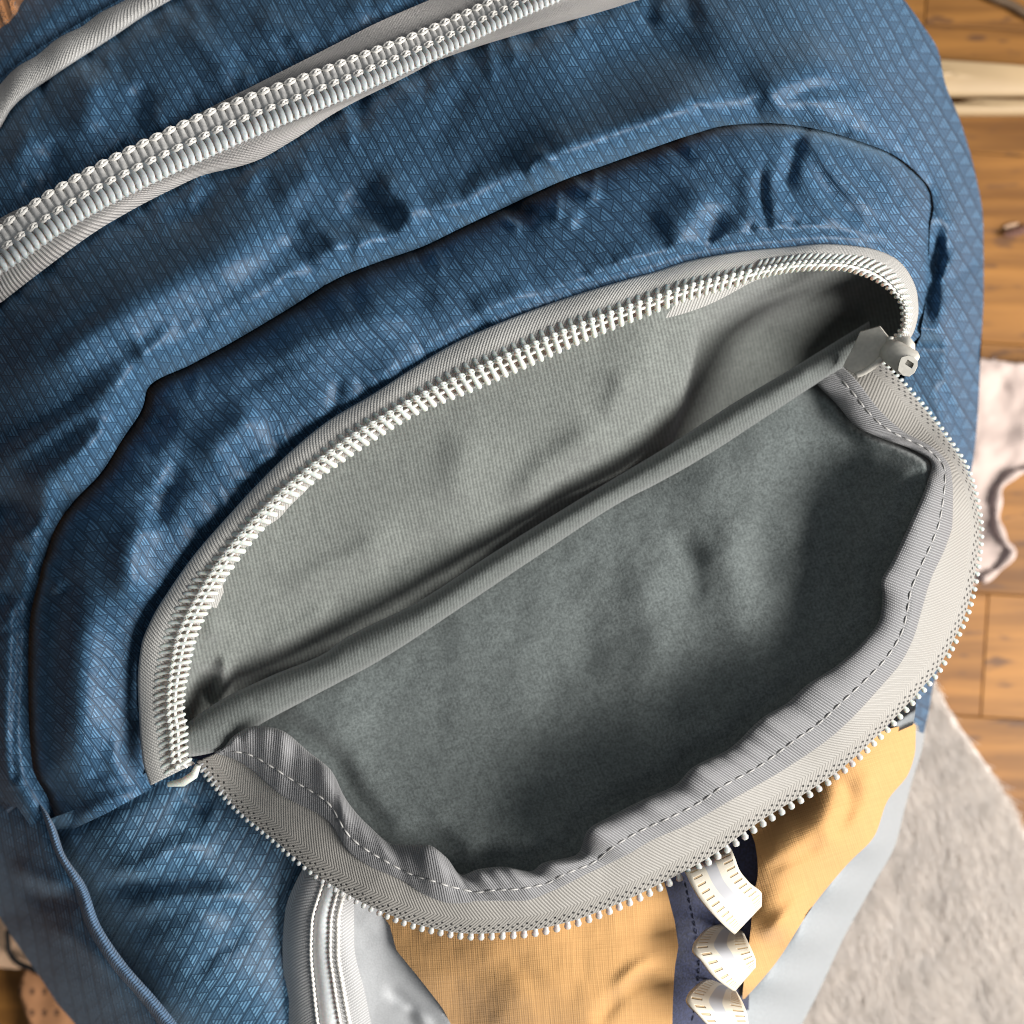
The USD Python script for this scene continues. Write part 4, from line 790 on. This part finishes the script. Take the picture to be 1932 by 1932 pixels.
bc.CreateWidthsAttr(Vt.FloatArray.FromNumpy(np.tile(np.array([0.00038, 0.00038, 0.0003, 0.0001], np.float32), len(cx)))); bc.SetWidthsInterpolation('vertex')
UsdShade.MaterialBindingAPI.Apply(bc.GetPrim()).Bind(M['fur']); bc.GetPrim().SetCustomDataByKey('kind', 'stuff')

pk = [(1780, 668), (1847, 675), (1884, 681), (1932, 686), (2010, 690), (2010, 880), (1932, 888), (1902, 902), (1882, 932), (1880, 977), (1895, 1021), (1909, 1040), (1898, 1058), (1851, 1094), (1780, 1140)]
pkc = curve(pk + [pk[0]], n=160)
pc_ = thing('pink_cloth', 'pale pink cloth with a wavy rolled edge on the floor right of the bag', 'cloth')
v, uv = floor_sheet([tuple(p) for p in pkc], 0.011, 0.010, 45, 9, 9); v, uv = thick(v, uv, 0.003); obj('cloth', v, M['pink_cloth'], pc_, uv=uv)
e = curve(pk[4:-1], n=120)
obj('hem', tube(atz(e[:, 0], e[:, 1], 0.013 + fb(e[:, 0], e[:, 1], 45, 9) * 0.010), 0.0022 + 0.0006 * np.sin(np.arange(120) * 0.5), 8), M['pink_cloth'], pc_)

st_ = thing('cream_strap', 'cream double strap lying across the wooden floor behind the bag, top right', 'strap')
def bar(name, ys, z, w, par):
    c = curve(ys, n=40); P = atz(c[:, 0], c[:, 1], z)
    V, F = tube(P, 1.0, 12); ctr = np.repeat(P, 12, axis=0); ctr = np.vstack([ctr, P[0], P[-1]])
    D = V - ctr; V = ctr + D * np.array([1, w, 0.004])
    return obj(name, (V, F), M['cream'], par)
bar('band', [(1700, 152), (1800, 155), (1900, 151), (2050, 140)], 0.006, 0.0083, st_)
bar('edging', [(1700, 206), (1800, 207), (1900, 206), (2050, 199)], 0.006, 0.0035, st_)

sc = thing('scrap', 'small dark and pinkish scrap lying on the floorboards at the right edge', 'scrap')
ico = trimesh.creation.icosphere(3); vv = np.array(ico.vertices)
vv = vv * (1 + 0.5 * (meshkit.fbm(vv * 2.2 + 5, 3)[:, None] - 0.5)) * np.array([0.0085, 0.0026, 0.0012]); c_ = math.radians(15)
vv = vv @ np.array([[math.cos(c_), math.sin(c_), 0], [-math.sin(c_), math.cos(c_), 0], [0, 0, 1]])
obj('lump', (vv + atz(1922, 436, 0.003), np.array(ico.faces)), plain('brown_scrap', (0.13, 0.055, 0.035), 0.8, 500, 0.4, 0.001), sc)
obj('lump', (vv * 0.5 + atz(1908, 426, 0.001), np.array(ico.faces)), M['peach'], sc)
cd = thing('dark_cord', 'thin dark cord curving over the floor in the top right corner', 'cord')
c = curve([(1830, -30), (1870, -6), (1905, 8), (1935, 26), (1990, 50)], n=40); obj('cord', tube(atz(c[:, 0], c[:, 1], 0.0025), 0.0025, 8), plain('dark_cord_look', (0.10, 0.06, 0.03), 0.7), cd)

kn = thing('rust_knit', 'rust brown ribbed knit showing in the top left corner above the bag', 'cloth')
v, uv = patch([(-120, -120), (60, -120), (32, -10), (26, 22), (14, 40), (-6, 48), (-120, 120)], lambda x, y: -0.050 + fb(x, y, 40, 4) * 0.004, 8, 0, 0.5, 40)
v, uv = thick(v, uv, 0.006); obj('knit', v, M['rust'], kn, uv=uv)
nt = thing('brown_knit', 'brown open knit cloth on the floor under the lower left side of the bag', 'cloth')
v, uv = floor_sheet([(30, 1790), (46, 1822), (34, 1870), (60, 1950), (30, 2050), (420, 2050), (330, 1800), (150, 1700)], 0.016, 0.008, 60, 10, 13); v, uv = thick(v, uv, 0.004); obj('knit', v, M['netting'], nt, uv=uv)
pe = thing('peach_cloth', 'smooth pale peach cloth at the left edge below the bag', 'cloth')
v, uv = floor_sheet([(-120, 1600), (120, 1700), (80, 1815), (34, 1829), (-10, 1826), (-120, 1836)], 0.030, 0.008, 60, 10, 17); v, uv = thick(v, uv, 0.004); obj('cloth', v, M['peach'], pe, uv=uv)
ck = thing('black_cord', 'thin black cord curving between peach cloth and brown knit, lower left', 'cord')
c = curve([(14, 1755), (16, 1790), (32, 1815), (60, 1828), (100, 1850)], n=40); obj('cord', tube(atz(c[:, 0], c[:, 1], 0.038), 0.0014, 8), plain('black_cord_look', (0.012, 0.01, 0.01), 0.6), ck)
